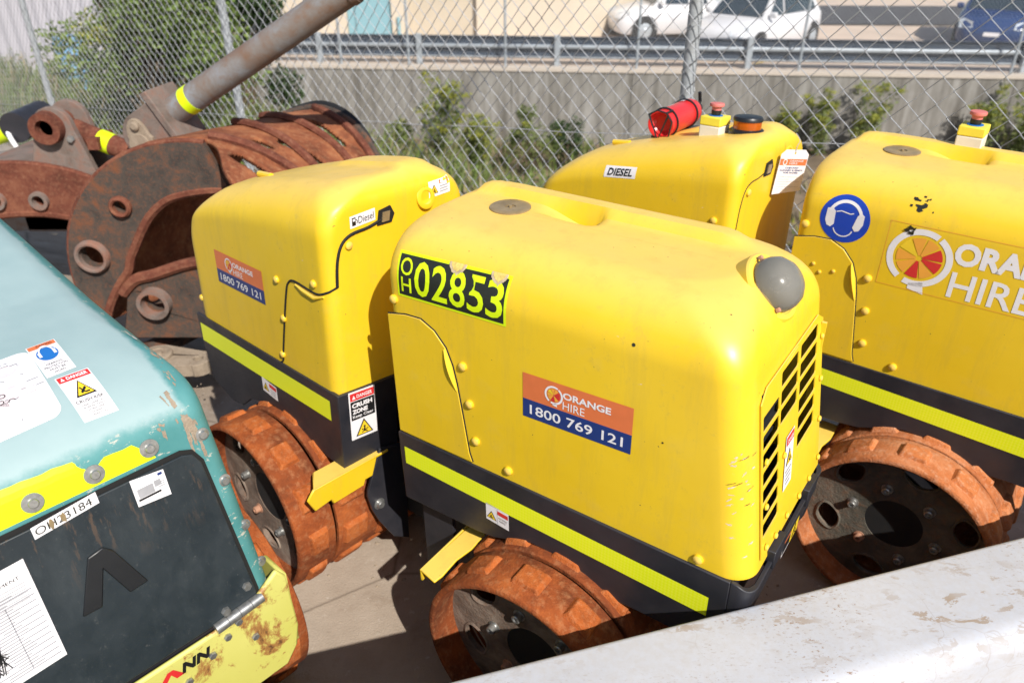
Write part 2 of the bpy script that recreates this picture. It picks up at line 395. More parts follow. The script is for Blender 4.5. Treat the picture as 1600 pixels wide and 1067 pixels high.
# ------------------------------------------------------------------ flat graphics for stickers and lettering
_tc = {}
def text2d(s, bold=0.0):
    k = (s, bold)
    if k not in _tc:
        cu = bpy.data.curves.new('t', 'FONT'); cu.body = s; cu.size = 1; cu.offset = bold; cu.resolution_u = 3
        o = bpy.data.objects.new('t', cu); C.objects.link(o); dg = bpy.context.evaluated_depsgraph_get(); dg.update()
        me = bpy.data.meshes.new_from_object(o.evaluated_get(dg))
        vs = [(v.co.x, v.co.y) for v in me.vertices]; fs = [tuple(p.vertices) for p in me.polygons]
        bpy.data.objects.remove(o); bpy.data.curves.remove(cu); bpy.data.meshes.remove(me)
        _tc[k] = (vs, fs)
    return _tc[k]
class Gfx:
    """layers of flat shapes in (x, y); every layer sits 0.25 mm above the one before"""
    def __init__(s): s.items = []
    def rect(s, x0, y0, x1, y1, m, nx=1, ny=1, L=1):
        vs = [(x0+(x1-x0)*i/nx, y0+(y1-y0)*j/ny) for j in range(ny+1) for i in range(nx+1)]
        fs = [(j*(nx+1)+i, j*(nx+1)+i+1, (j+1)*(nx+1)+i+1, (j+1)*(nx+1)+i) for j in range(ny) for i in range(nx)]
        s.items.append((vs, fs, m, L)); return s
    def poly(s, pts, m, L=1, holes=()):
        fl = list(pts)+[p for h in holes for p in h]
        tr = tessellate_polygon([[Vector((p[0], p[1], 0)) for p in l] for l in [pts]+list(holes)])
        s.items.append((fl, [tuple(t) for t in tr], m, L)); return s
    def circle(s, x, y, r, m, L=1, ry=None): return s.poly(circ(x, y, r, 36, ry), m, L)
    def ring(s, x, y, r0, r1, a0, a1, m, L=1, n=28):
        vs = []; fs = []
        for i in range(n+1):
            a = R(a0+(a1-a0)*i/n); vs += [(x+r0*math.cos(a), y+r0*math.sin(a)), (x+r1*math.cos(a), y+r1*math.sin(a))]
            if i: fs.append((2*i-2, 2*i-1, 2*i+1, 2*i))
        s.items.append((vs, fs, m, L)); return s
    def line(s, x0, y0, x1, y1, w, m, L=2):
        d = Vector((x1-x0, y1-y0)); n = Vector((-d.y, d.x)).normalized()*w/2
        s.items.append(([(x0+n.x, y0+n.y), (x0-n.x, y0-n.y), (x1-n.x, y1-n.y), (x1+n.x, y1+n.y)], [(0, 1, 2, 3)], m, L)); return s
    def blob(s, cx, cy, rx, ry, m, seed=0, L=1, n=16, rot=0, rough=.55):
        vs = []; fs = []; id = {}; c, d = math.cos(rot), math.sin(rot)
        def V(i, j):
            if (i, j) not in id:
                x, y = (2*i/n-1)*rx, (2*j/n-1)*ry; id[i, j] = len(vs); vs.append((cx+x*c-y*d, cy+x*d+y*c))
            return id[i, j]
        for i in range(n):
            for j in range(n):
                x, y = (2*i+1)/n-1, (2*j+1)/n-1
                if x*x+y*y < 1+rough*noise.noise(Vector((x*2.2, y*2.2, seed*7.3)))*2-rough: fs.append((V(i, j), V(i+1, j), V(i+1, j+1), V(i, j+1)))
        if fs: s.items.append((vs, fs, m, L))
        return s
    def text(s, t, x, y, h, m, L=2, w=None, bold=.0, align='l', shear=0):
        vs, fs = text2d(t, bold); X0 = min(v[0] for v in vs); X1 = max(v[0] for v in vs); Y0 = min(v[1] for v in vs); Y1 = max(v[1] for v in vs)
        sy = h/(Y1-Y0); sx = sy if w is None else w/(X1-X0); W = (X1-X0)*sx
        ox = x if align == 'l' else (x-W/2 if align == 'c' else x-W)
        s.items.append(([(ox+(v[0]-X0)*sx+shear*(v[1]-Y0)*sy, y+(v[1]-Y0)*sy) for v in vs], fs, m, L)); return s
    def build(s, name, parent, mp, th=.0008):
        """mp(x, y, h) -> point, h above the surface"""
        ms = []; mb = MB()
        for vs, fs, m, L in s.items:
            if m not in ms: ms.append(m)
            mb.add([mp(v[0], v[1], th+(L-1)*.0007) for v in vs], fs, ms.index(m))
        o = mb.build(name, ms, parent, smooth=0, recalc=False)
        return o
def tri_sign(g, x, y, s, L=2):
    """yellow warning triangle with a little figure, base centre x,y, side s"""
    h = s*.87
    g.poly([(x-s/2, y), (x+s/2, y), (x, y+h)], 'black_ink', L)
    k = .80; cy = y+h/3
    g.poly([(x+(px-x)*k, cy+(py-cy)*k) for px, py in ((x-s/2, y), (x+s/2, y), (x, y+h))], 'yellow_ink', L+1)
    g.circle(x, y+h*.5, s*.06, 'black_ink', L+2)
    g.line(x, y+h*.42, x-s*.02, y+h*.2, s*.09, 'black_ink', L+2).line(x-s*.17, y+h*.16, x+s*.2, y+h*.34, s*.05, 'black_ink', L+2).line(x-s*.16, y+h*.36, x+s*.16, y+h*.12, s*.05, 'black_ink', L+2)
def orange_logo(g, x, y, r, L, big=False):
    ringm = 'sticker_white'
    g.ring(x, y, r*.80, r, 62, 236, ringm, L).ring(x, y, r*.80, r, 250, 416, ringm, L)
    g.poly([(x-r*.12, y-r*1.12), (x+r*.40, y-r*1.22), (x+r*.30, y-r*.80), (x-r*.12, y-r*.93)], ringm, L)
    cols = ['red_ink', 'amber_ink', 'amber_ink', 'yellow_ink', 'amber_ink', 'amber_ink', 'red_ink', 'amber_ink', 'red_ink']
    for i in range(9):
        a = i*40+3; g.ring(x, y, r*.10, r*.70, a, a+35, cols[i], L, 8)
def hire_decal(W, H):
    g = Gfx(); g.rect(0, H*.42, W, H, 'orange_ink', 8, 4).rect(0, 0, W, H*.42, 'navy_ink', 8, 4)
    orange_logo(g, W*.30, H*.71, H*.20, 2)
    g.text('ORANGE', W*.385, H*.70, H*.15, 'sticker_white', 2, W*.43, .03).text('HIRE', W*.385, H*.47, H*.17, 'sticker_white', 2, W*.20, .0)
    g.text('1800 769 121', W*.07, H*.10, H*.22, 'sticker_white', 2, W*.86, .012); return g

# ------------------------------------------------------------------ frames measured from the photograph
ZC = .275
def frame(x, y, a, pi, ro):
    eu = Vector((math.cos(a)*math.cos(pi), math.sin(a)*math.cos(pi), math.sin(pi))); ev = Vector((-math.sin(a), math.cos(a), 0)); ez = eu.cross(ev)
    ev2 = ev*math.cos(ro)+ez*math.sin(ro); ez2 = ez*math.cos(ro)-ev*math.sin(ro)
    o = Vector((x, y, ZC))-ez2*ZC; m = Matrix((eu, ev2, ez2)).transposed().to_4x4(); m.translation = o; return m
FR = dict(F=frame(.2341, 1.4586, -.6146, .0074, .0095), B=frame(1.2939, 1.8858, -.6734, .0015, .0157),
          R=frame(-.5097, 1.9788, -.7361, -.0083, -.0387), T=frame(.5448, 2.3039, -.7129, .0199, -.0495), G=frame(-1.06, 1.25, -.75, 0, 0))
WH, DH = .2328, .3962

# ------------------------------------------------------------------ hoods
def hood_geo(u0, u1, w, z0, zt, rs, rf, rr, rcf, rcr, lean, leanr, g, skip=None, nz=26, n_side=44):
    def ins(z, ab):
        a, b = ab; t = min(1, max(0, (z-(zt-b))/b)); return a*(1-math.sqrt(max(0, 1-t*t)))
    zs0 = zt-max(rs[1], rf[1], rr[1]); zl = [z0+(zs0-z0)*i/10 for i in range(10)] + [zs0+(zt-zs0)*math.sin(math.pi/2*i/nz) for i in range(nz+1)]
    def loop(z):
        si = ins(z, rs); W = w-si; a = u0+leanr*(z-z0)+ins(z, rr); b = u1-lean*(z-z0)-ins(z, rf)
        cf = min(rcf+.75*si, W*.9); cr = min(rcr+.75*si, W*.9); P = []
        K = 8
        def arc(cx, cy, r, a0, a1):
            for i in range(K+1):
                t = R(a0+(a1-a0)*i/K); P.append((cx+r*math.cos(t), cy+r*math.sin(t)))
        def seg(p, q, n):
            for i in range(1, n): P.append((p[0]+(q[0]-p[0])*i/n, p[1]+(q[1]-p[1])*i/n))
        arc(a+cr, -W+cr, cr, 180, 270); seg((a+cr, -W), (b-cf, -W), n_side); arc(b-cf, -W+cf, cf, 270, 360)
        seg((b, -W+cf), (b, W-cf), 20); arc(b-cf, W-cf, cf, 0, 90); seg((b-cf, W), (a+cr, W), n_side); arc(a+cr, W-cr, cr, 90, 180); seg((a, W-cr), (a, -W+cr), 20)
        return P, a, b, W
    mb = MB(); rings = []
    for z in zl:
        P, a, b, W = loop(z); rings.append([(p[0], p[1], z) for p in P])
    P = rings[-1]; hw = W
    for k in range(1, 13):
        t = k/12; rings.append([(p[0]+(min(b-hw*.5, max(a+hw*.5, p[0]))-p[0])*t*.999, p[1]*(1-t*.999), zt) for p in P])
    N = len(P); vs = []
    for rg in rings:
        for (u, v, z) in rg: vs.append((u, v, z+g(u, v)*min(1, max(0, (z-.86)/(zt-.86)))))
    fs = []
    for j in range(len(rings)-1):
        for i in range(N):
            q = (j*N+i, j*N+(i+1) % N, (j+1)*N+(i+1) % N, (j+1)*N+i)
            if skip:
                c = [sum(vs[k][d] for k in q)/4 for d in range(3)]
                if skip(*c): continue
            fs.append(q)
    mb.add(vs, fs); return mb, vs, fs
def bvh_of(vs, fs): return BVHTree.FromPolygons([Vector(v) for v in vs], fs)
def proj_map(bvh, P0, A, B, n):
    """project the plane P0 + x A + y B onto the surface along -n"""
    P0, A, B, n = Vector(P0), Vector(A), Vector(B), Vector(n).normalized()
    def mp(x, y, h):
        p = P0+A*x+B*y; hit = bvh.ray_cast(p+n*.25, -n)
        if hit[0] is None: return p+n*h
        nn = hit[1] if hit[1].dot(n) > 0 else -hit[1]
        return hit[0]+nn*h
    return mp

# front hood (the half with lamp and grille)
def gF(u, v):
    ridge = .019*smoothstep(.062, .085, v)*(1-smoothstep(.115, .15, v))*smoothstep(-.435, -.405, u)*(1-smoothstep(.18, .27, u))
    pocket = -.032*smoothstep(-.245, -.10, u)*(1-smoothstep(-.085, -.075, u))*smoothstep(.015, .03, v)*(1-smoothstep(.068, .08, v))
    return ridge+pocket
LEAN = .155
def uf(z): return .432-LEAN*(z-.69)
GR = dict(v0=-.172, v1=.197, z0=.715, z1=1.085)
F_mb, F_vs, F_fs = hood_geo(-.454, .432, WH, .69, 1.230, (.12, .12), (.085, .12), (.035, .04), .055, .03, LEAN, 0, gF,
    skip=lambda u, v, z: u > .33 and GR['v0']+.01 < v < GR['v1']-.01 and GR['z0']+.02 < z < GR['z1']-.02)
F_bvh = bvh_of(F_vs, F_fs)
# rear hood (sloping to the back, fuel filler side towards the joint)
def gR(u, v):
    P = [(-.6, -.22), (-.45, -.185), (-.40, -.165), (-.28, -.115), (-.12, -.07), (.05, -.033), (.2, -.006), (.28, 0), (.4, 0)]
    z = 0
    for (a, za), (b, zb) in zip(P, P[1:]):
        if a <= u <= b: z = za+(zb-za)*(u-a)/(b-a)
    return z+.012*smoothstep(.03, .05, v)*(1-smoothstep(.13, .17, v))*smoothstep(-.12, .0, u)*(1-smoothstep(.2, .26, u))
R_mb, R_vs, R_fs = hood_geo(-.447, .272, WH, .70, 1.25, (.12, .12), (.05, .06), (.16, .26), .035, .06, 0.0, .0, gR)
R_bvh = bvh_of(R_vs, R_fs)

def side_map(u, z, bvh): return proj_map(bvh, (u, -WH, z), (1, 0, 0), (0, 0, 1), (0, -1, 0))
def gap_map(v, z, bvh): return proj_map(bvh, (.272, v, z), (0, 1, 0), (0, 0, 1), (1, 0, 0))
def onside(bvh, u, z, h=.0): return side_map(u, z, bvh)(0, 0, h)

def rivet_mesh():
    mb = MB(); mb.lathe([(.0112, 0), (.0112, .002), (.0098, .0055), (.006, .0078), (0, .0085)], (0, 0, 0), (0, 0, 1), 14); return mb
_riv = None
def rivet(parent, p, n, s=1):
    global _riv
    q = Vector(n).to_track_quat('Z', 'Y').to_matrix().to_4x4(); q.translation = p
    q = q @ Matrix.Scale(s, 4)
    if _riv is None: _riv = rivet_mesh().build('rivet', 'yellow', parent); _riv.matrix_basis = q
    else: dup(_riv, parent, q)
def bolt(parent, p, n, r=.012, h=.009, mat='bolt_steel', washer=0, name='bolt'):
    mb = MB(); n = Vector(n).normalized(); p = Vector(p); o = 0
    if washer: mb.lathe([(washer, 0), (washer, .0022), (r*.6, .003)], p, n, 20); o = .0025
    mb.lathe([(r, o), (r, o+h*.7), (r*.85, o+h), (0, o+h)], p, n, 6 if not washer else 14); return mb.build(name, mat, parent)

# ------------------------------------------------------------------ drums
def drum(parent, tread, dish, hub, seed=0):
    rr = random.Random(seed); opts_pad = 'pad_rust_pale' if 'pale' in tread else 'pad_rust'; c = Vector((0, 0, ZC)); ax = Vector((0, 1, 0))
    def pads(mb, va, vb, n, ph, r=.262, h=.013):
        for i in range(n):
            a0 = 2*math.pi*(i+ph)/n; da = .5*2*math.pi/n*.58; hh = h*rr.uniform(.8, 1.05)
            def pt(a, v, rad): return Vector((math.sin(a)*rad, v, ZC+math.cos(a)*rad))
            vs = []
            for rad, k, kv in ((r-.003, 1, 0), (r+hh, .74, .008)):
                for a, v in ((a0-da*k, va+kv), (a0, va+kv), (a0+da*k, va+kv), (a0+da*k, vb-kv), (a0, vb-kv), (a0-da*k, vb-kv)): vs.append(pt(a, v, rad))
            mb.add(vs, [(6,7,10,11),(7,8,9,10),(0,1,7,6),(1,2,8,7),(2,3,9,8),(3,4,10,9),(4,5,11,10),(5,0,6,11)], 1)
    mb = MB(); mb.lathe([(.245, -.262), (.262, -.262), (.262, .262), (.245, .262)], c, ax, 72, close=True)
    for k, va in enumerate((-.25, -.12, .015, .15)): pads(mb, va, va+.09, 12, .5*(k % 2)+.25)
    d = mb.build('drum', [tread, opts_pad], parent, smooth=40, bevel=.004)
    for sgn in (-1, 1):
        mb = MB(); a, b = (-DH, -.272) if sgn < 0 else (.272, DH)
        mb.lathe([(.247, a), (.260, a), (.263, a+.004), (.263, b-.004), (.260, b), (.247, b)], c, ax, 84, close=True)
        pads(mb, a+.034, a+.1, 12, .0 if sgn < 0 else .3)
        mb.build('extension_ring', [tread, opts_pad], d, smooth=40, bevel=.004)
        # dished wheel disc with cut-outs and a deep hub recess
        mb = MB(); y0 = -.305*(-sgn)*-1 if sgn > 0 else -.305
        y0 = sgn*.305
        def mp(x, z, h, y0=y0, sgn=sgn): return Vector((x, y0+sgn*h, ZC+z))
        holes = []
        for i in range(6):
            t = R(20+60*i); cx, cz = .185*math.cos(t), .185*math.sin(t); H = []
            for k in range(20):
                a = 2*math.pi*k/20; ex, ez = .034*math.cos(a), .048*math.sin(a)
                ex *= (1-.25*math.sin(a)**2); H.append((cx+ex*math.cos(t)-ez*math.sin(t), cz+ex*math.sin(t)+ez*math.cos(t)))
            holes.append(H)
        holes.append(circ(0, 0, .078, 40))
        mb.plate(circ(0, 0, .25, 72), holes, .014, mp)
        for H in holes[:6]:
            mb.tube([mp(p[0], p[1], .014) for p in H], .0045, 5, closed=True)
        wd = mb.build('wheel_disc', dish, d, smooth=40)
        mb = MB(); mb.lathe([(.078, sgn*.012), (.072, -sgn*.02), (.068, -sgn*.075), (.03, -sgn*.08), (.028, -sgn*.055), (.016, -sgn*.05), (.016, -sgn*.065), (0, -sgn*.065)], Vector((0, y0, ZC)), ax, 40)
        mb.build('hub', hub, wd, smooth=40)
        for i in range(6):
            t = R(50+60*i); p = Vector((.118*math.cos(t), y0+sgn*.014, ZC+.118*math.sin(t)))
            mb2 = MB(); mb2.lathe([(.016, 0), (.016, .002), (.0115, .0025), (.0115, .017), (.0095, .019), (.006, .019), (.006, .012), (0, .012)], p, (0, sgn, 0), 16)
            mb2.build('bolt', 'rust_bolt' if (i == 3) else 'bolt_steel', wd)
    return d

# ------------------------------------------------------------------ front module (lamp, grille)
def chassis_side(pts, sgn, name, parent, mat='dark', off=.006, th=.010):
    mb = MB()
    mb.plate(pts, [], th, lambda x, z, h: Vector((x, sgn*(WH+off-th+h), z))); return mb
def arch_front():
    top = [(-.458, .692), (.398, .690)]
    low = [(.398, .487), (.30, .492), (.222, .492), (.165, .488), (.105, .507), (.05, .528), (.0, .537), (-.06, .536), (-.115, .516), (-.17, .494), (-.215, .488), (-.455, .482)]
    return list(reversed(top))[::-1][::-1] and [(-.458, .692)] + [(-.455, .482)][::1] + list(reversed(low))[1:] + [(.398, .690)]
def front_module(root, mw, opts):
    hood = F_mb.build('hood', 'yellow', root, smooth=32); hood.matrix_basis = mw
    ch = MB(); pts = arch_front()
    for sgn in (-1, 1): ch.plate(pts, [], .010, lambda x, z, h, sgn=sgn: Vector((x, sgn*(WH-.004+h), z)))
    # wrap-round nose plate
    path = []
    for i in range(9):
        a = R(-90+90*i/8); path.append((.412+.032*math.cos(a), -WH+.026+.032*math.sin(a)))
    path = [(.398, -WH-.006)]+path+[(path[-1][0], -.06)]; path = path+[(p[0], -p[1]) for p in reversed(path)]
    vs = []; fs = []; n = len(path)
    for i, (u, v) in enumerate(path):
        e = min(i, n-1-i)/9.0; e = smoothstep(.1, 1, e); zt = .691-.012*smoothstep(.0, .6, min(i, n-1-i)/9); zb = .487+.085*e
        ui, vi = u-.010*min(1, min(i, n-1-i)/5), v*(1-.010/abs(v) if abs(v) > .1 else 1)
        vs += [Vector((u, v, zt)), Vector((u-.012*e, v, zb)), Vector((ui-.012*e, vi, zb)), Vector((ui, vi, zt))]
    for i in range(n-1):
        a = 4*i
        for j in range(4): fs.append((a+j, a+(j+1) % 4, a+4+(j+1) % 4, a+4+j))
    fs += [(0, 1, 2, 3), (4*n-4, 4*n-1, 4*n-2, 4*n-3)]
    ch.add(vs, fs)
    ch.box((-.45, -.215, .50), (-.44, .215, .70)); ch.box((-.44, -.205, .58), (.40, .205, .685))
    for v in (-.13, .09): ch.box((.40, v, .66), (.4475, v+.07, .705))
    cs = ch.build('chassis', 'dark', root, smooth=30, bevel=.002); cs.matrix_basis = mw
    for sgn in (-1, 1):
        for u0, u1, v, z0, z1 in ((-.43, -.33, .20, .2, .57), (-.12, .12, .215, .25, .6)):
            lm = MB(); lm.box((u0, sgn*v-.006, z0), (u1, sgn*v+.006, z1)); lm.build('axle_plate', 'dark', root).matrix_basis = mw
    g = Gfx(); g.rect(-.441, .601, .362, .653, 'tape', 24, 1)
    t = g.build('reflective_tape', cs, lambda x, y, h: Vector((x, -(WH+.006)-h, y-.028*(x+.44)/.8*.9)))
    # warning pair on the skirt
    g = Gfx(); g.rect(0, 0, .055, .044, 'sticker_white', 1, 1); tri_sign(g, .014, .008, .024); g.rect(.028, .028, .0535, .038, 'red_ink', L=2)
    g.rect(.0275, .002, .0282, .042, 'grey_ink', L=2).text('ROTATING', .031, .018, .0042, 'black_ink', 2, .02).text('PARTS', .033, .011, .0042, 'black_ink', 2, .014)
    if opts.skirt_label: g.build('warning_label', cs, lambda x, y, h: Vector((-.190+x*1.2, -(WH+.006)-h, .547+y*1.15-.12*x)))
    # grille
    gr = MB(); holes = []
    for a, b, za, zb, sk in ((-.163, -.076, .745, 1.026, .02), (-.064, .036, .925, 1.066, .08), (.050, .162, .825, 1.068, .08)):
        z = zb
        while z-.03 > za:
            hh = .0315; d0, d1 = sk*(z-1.04), sk*(z-hh-1.04)
            holes.append([(a+d1+.004, z-hh), (b+d1-.003, z-hh), (b+d1, z-hh+.004), (b+d0, z-.005), (b+d0-.006, z), (a+d0+.003, z), (a+d0, z-.003), (a+d1, z-hh+.003)]); z -= .0388
    holes += [[(-.040, 1.070), (.035, 1.076), (.035, 1.0795), (-.035, 1.0745)], [(.076, 1.070), (.15, 1.070), (.15, 1.0735), (.08, 1.0735)]]
    def gm(v, z, h): return Vector((uf(z)+.002+h, v, z))
    gr.plate([(GR['v0']-.004, GR['z0']), (GR['v1'], GR['z0']-.012), (GR['v1']+.004, GR['z1']-.02), (GR['v1']-.03, GR['z1']), (GR['v0']+.03, GR['z1']-.008), (GR['v0'], GR['z1']-.03)], holes, .0025, gm)
    gr.box((uf(1.0)-.004, .186, .86), (uf(1.0)+.006, .194, 1.06))
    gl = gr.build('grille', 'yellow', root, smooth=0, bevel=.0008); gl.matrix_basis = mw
    rd = MB(); rd.box((.22, -.21, .70), (.318, .21, 1.10)); 
    for i in range(9): rd.box((.318, -.2, .72+i*.04), (.324, .2, .728+i*.04))
    r_ = rd.build('radiator', 'radiator', root); r_.matrix_basis = mw
    for v, z in ((-.155, .735), (-.155, .83), (-.155, .93), (.187, .73), (.187, .83), (.187, .93), (.187, 1.03), (-.10, .722), (-.03, .722), (.05, .716), (.12, .716), (-.05, .88)):
        rivet(gl, gm(v, z, .004), (1, 0, .13), .62)
    g = Gfx(); g.rect(0, 0, .05, .115, 'sticker_white', 1, 1).rect(.003, .094, .047, .112, 'red_ink', L=2).text('DANGER', .008, .099, .008, 'sticker_white', 3, .034, .02)
    tri_sign(g, .025, .05, .038)
    for i, wd in enumerate((.036, .03, .034, .026)): g.rect(.025-wd/2, .036-i*.009, .025+wd/2, .0395-i*.009, 'grey_ink', L=2)
    g.build('warning_label', gl, lambda x, y, h: gm(-.050+x+.18*(y-.05), .798+y, .004+h))
    g = Gfx(); g.rect(0, 0, .11, .05, 'sticker_white', 1, 1).rect(.002, .03, .05, .048, 'orange_ink', L=2).rect(.002, .006, .05, .028, 'black_ink', L=2).rect(.054, .002, .108, .048, 'yellow_ink', L=2); tri_sign(g, .08, .008, .034, 3)
    g.build('warning_label', cs, lambda x, y, h: Vector((.4375+h, -.02+x, .592+y*1.2)))
    # lamp
    lc = Vector((.319, -.002, 1.203)); ln = Vector((.74, -.06, .67)).normalized()
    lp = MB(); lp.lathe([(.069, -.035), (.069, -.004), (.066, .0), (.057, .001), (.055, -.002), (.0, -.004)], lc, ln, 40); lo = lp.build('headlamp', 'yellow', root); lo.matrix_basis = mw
    lz = MB(); lz.lathe([(.053, .002), (.053, .008), (.051, .020), (.045, .033), (.033, .044), (.017, .051), (0, .053)], lc, ln, 36); lz.build('lens', 'lens', lo)
    rf = MB(); rf.lathe([(.050, .0035), (.030, .006), (.012, .004), (.010, .022), (.006, .030), (0, .031)], lc, ln, 28); rf.build('reflector', 'radiator', lo)
    for a in (.6, 2.9, 4.4):
        t1 = ln.orthogonal().normalized(); t2 = ln.cross(t1); bolt(lo, lc+(t1*math.cos(a)+t2*math.sin(a))*.057+ln*.006, ln, .005, .006, 'rust_bolt', name='screw')
    # filler cap on top
    cp = MB(); cz = F_bvh.ray_cast(Vector((-.285, .012, 1.6)), Vector((0, 0, -1)))[0]
    cp.lathe([(.047, -.004), (.047, .003), (.042, .005), (.030, .004), (.012, .003), (.012, .001), (.004, .001), (.004, .006), (0, .006)], cz, (0, 0, 1), 36); co = cp.build('filler_cap', 'cap_brown', root); co.matrix_basis = mw
    # access door with seam and pull lip
    D = [(-.4535, 1.022), (-.40, 1.034), (-.355, 1.036), (-.318, 1.018), (-.288, .985), (-.272, .945), (-.262, .90), (-.25, .82), (-.236, .72), (-.228, .697), (-.4535, .697)]
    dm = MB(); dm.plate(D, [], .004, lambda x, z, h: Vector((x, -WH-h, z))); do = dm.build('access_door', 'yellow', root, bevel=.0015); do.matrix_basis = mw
    sm = MB(); sm.tube([Vector((x, -WH-.0002, z)) for x, z in D[:10]], .0026, 6); sm.build('seam', 'gap_black', do)
    lip = MB(); n = 10; vs = []; fs = []
    for i in range(n+1):
        t = i/n; z = .985-.10*t; x = -.288+.026*t+.004*math.sin(t*3); wd = .011*math.sin(math.pi*(.12+.85*t)); 
        vs += [Vector((x, -WH-.004, z)), Vector((x-wd*.5, -WH-.004-wd*.8, z-.003)), Vector((x-wd, -WH-.004, z-.006))]
        if i: a = 3*i-3; fs += [(a, a+3, a+4, a+1), (a+1, a+4, a+5, a+2)]
    lip.add(vs, fs); lip.build('pull_lip', 'yellow', do)
    for u, z in ((-.431, 1.064), (-.243, .953), (-.229, .859), (-.216, .762), (-.126, .718), (.328, .697+.012)):
        rivet(hood, Vector((u, -WH, z)), (0, -1, 0), 1.0)
    opts(hood, root, mw)
    # scraper behind the drum
    sc = MB(); sc.plate([(-.292, -.375), (-.24, -.385), (-.236, -.36), (-.24, -.30), (-.232, -.25), (-.236, -.17), (-.285, -.17)], [], .006, lambda x, y, h: Vector((x, y, .425+h)))
    sc.plate([(-.375, -.03), (-.17, -.0), (-.17, .006), (-.375, .006)], [], .006, lambda x, y, h: Vector((-.295+h, x, .425+y)))
    so_ = sc.build('scraper', 'yellow', root, bevel=.002); so_.matrix_basis = mw
    d = drum(root, opts.tread, opts.dish, 'inner_black', opts.seed); d.matrix_basis = mw
    return hood

# ------------------------------------------------------------------ rear module (fuel filler)
def rear_module(root, mw, opts, full=True):
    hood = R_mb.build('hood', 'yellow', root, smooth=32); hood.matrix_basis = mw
    ch = MB(); pts = [(-.447, .700), (-.44, .62), (-.405, .475), (-.30, .44), (-.24, .45), (-.18, .50), (-.06, .536), (.04, .536), (.12, .51), (.20, .487), (.268, .48), (.2775, .50), (.2775, .715)]
    for sgn in (-1, 1): ch.plate(pts, [], .010, lambda x, z, h, sgn=sgn: Vector((x, sgn*(WH-.004+h), z)))
    # plate facing the joint, rounded lower corner
    G = [(-.2385, .715), (-.2385, .462)] + [(-.10+.05*math.cos(a), .50+.055*math.sin(a)*1) for a in [R(-110+110*i/8) for i in range(9)]] + [(-.05, .70)]
    ch.plate(G, [], .010, lambda v, z, h: Vector((.271+h, v, z)))
    ch.box((-.40, -.205, .56), (.26, .205, .70))
    cs = ch.build('chassis', 'dark', root, smooth=30, bevel=.002); cs.matrix_basis = mw
    g = Gfx(); g.rect(-.43, .610, .243, .672, 'tape', 20, 1); g.build('reflective_tape', cs, lambda x, y, h: Vector((x, -(WH+.006)-h, y+.014*(x+.43)/.67)))
    g = Gfx(); g.rect(0, 0, .075, .046, 'sticker_white'); tri_sign(g, .019, .01, .03); g.rect(.038, .03, .073, .042, 'red_ink', L=2)
    for i in range(3): g.rect(.042, .022-i*.007, .068, .0245-i*.007, 'grey_ink', L=2)
    g.build('warning_label', cs, lambda x, y, h: Vector((-.095+x, -(WH+.006)-h, .572+y-.1*x)))
    # crush zone label on the joint face
    g = Gfx(); W, H = .086, .150; g.rect(0, 0, W, H, 'sticker_white').rect(.004, .122, W-.004, H-.005, 'red_ink', L=2).text('DANGER', .025, .128, .011, 'sticker_white', 3, .05, .02)
    g.poly([(.010, .127), (.021, .127), (.0155, .139)], 'sticker_white', 3)
    g.rect(.004, .062, W-.004, .120, 'black_ink', L=2).text('CRUSH', .008, .100, .014, 'sticker_white', 3, .066, .05).text('ZONE', .008, .081, .014, 'sticker_white', 3, .05, .05).text('Keep Clear', .008, .066, .011, 'sticker_white', 3, .068, .02)
    tri_sign(g, W/2, .008, .058); g.build('warning_label', cs, lambda x, y, h: Vector((.282+h, -.208+x, .553+y-.10*x+.01)))
    # seam between hood and lower panels
    sp = []
    gm = gap_map(0, 0, R_bvh); s_ = side_map(0, 0, R_bvh)
    for v, z in smooth_path([(-.055, 1.150, 0), (-.09, 1.14, 0), (-.15, 1.135, 0), (-.185, 1.118, 0), (-.2, 1.085, 0)], 4) and [(p.x, p.y) for p in smooth_path([(-.055, 1.150, 0), (-.10, 1.138, 0), (-.155, 1.132, 0), (-.185, 1.112, 0), (-.2, 1.07, 0), (-.205, 1.01, 0)], 4)]:
        sp.append(gm(v, z, .0003))
    sp2 = [s_(u, z, .0003) for u, z in [(p.x, p.y) for p in smooth_path([(.262, 1.0, 0), (.22, .985, 0), (.13, .99, 0), (.10, .975, 0), (.085, .94, 0), (.06, .85, 0), (.035, .75, 0), (.028, .72, 0), (.01, .705, 0)], 4)]]
    sm = MB(); sm.tube(sp, opts.seam, 6); sm.tube([sp[-1]]+sp2, opts.seam*.75, 6); sm.build('seam', 'gap_black', hood)
    # raised lower corner panel edge, lip
    lp = MB(); lp.tube([s_(u, z, .002) for u, z in [(.135, .983), (.17, .976), (.215, .972), (.25, .985)]], lambda t: .006*math.sin(math.pi*(.15+.7*t)), 8); lp.build('pull_lip', 'yellow', hood)
    # fuel filler recess and pocket
    fb = MB(); fb.lathe([(.03, -.01), (.03, .004), (.026, .006), (.018, .006), (.016, -.002), (0, -.002)], gm(.085, 1.172, 0), (1, 0, .25), 28); fb.build('fuel_cap', 'yellow', hood)
    pk = MB(); pk.plate([(-.075, 1.135), (-.03, 1.135), (-.02, 1.155), (-.032, 1.178), (-.068, 1.172)], [], .003, lambda v, z, h: gm(v, z, h)); pk.build('latch_recess', 'gap_black', hood)
    lt = MB(); lt.plate([(-.062, 1.142), (-.04, 1.142), (-.036, 1.166), (-.058, 1.166)], [], .006, lambda v, z, h: gm(v, z, h)); lt.build('latch', 'cap_brown', hood)
    for u, z in opts.rear_rivets: rivet(hood, onside(R_bvh, u, z), (0, -1, 0), .95)
    rivet(hood, gm(-.164, 1.108, 0), (1, 0, .05), 1.0)
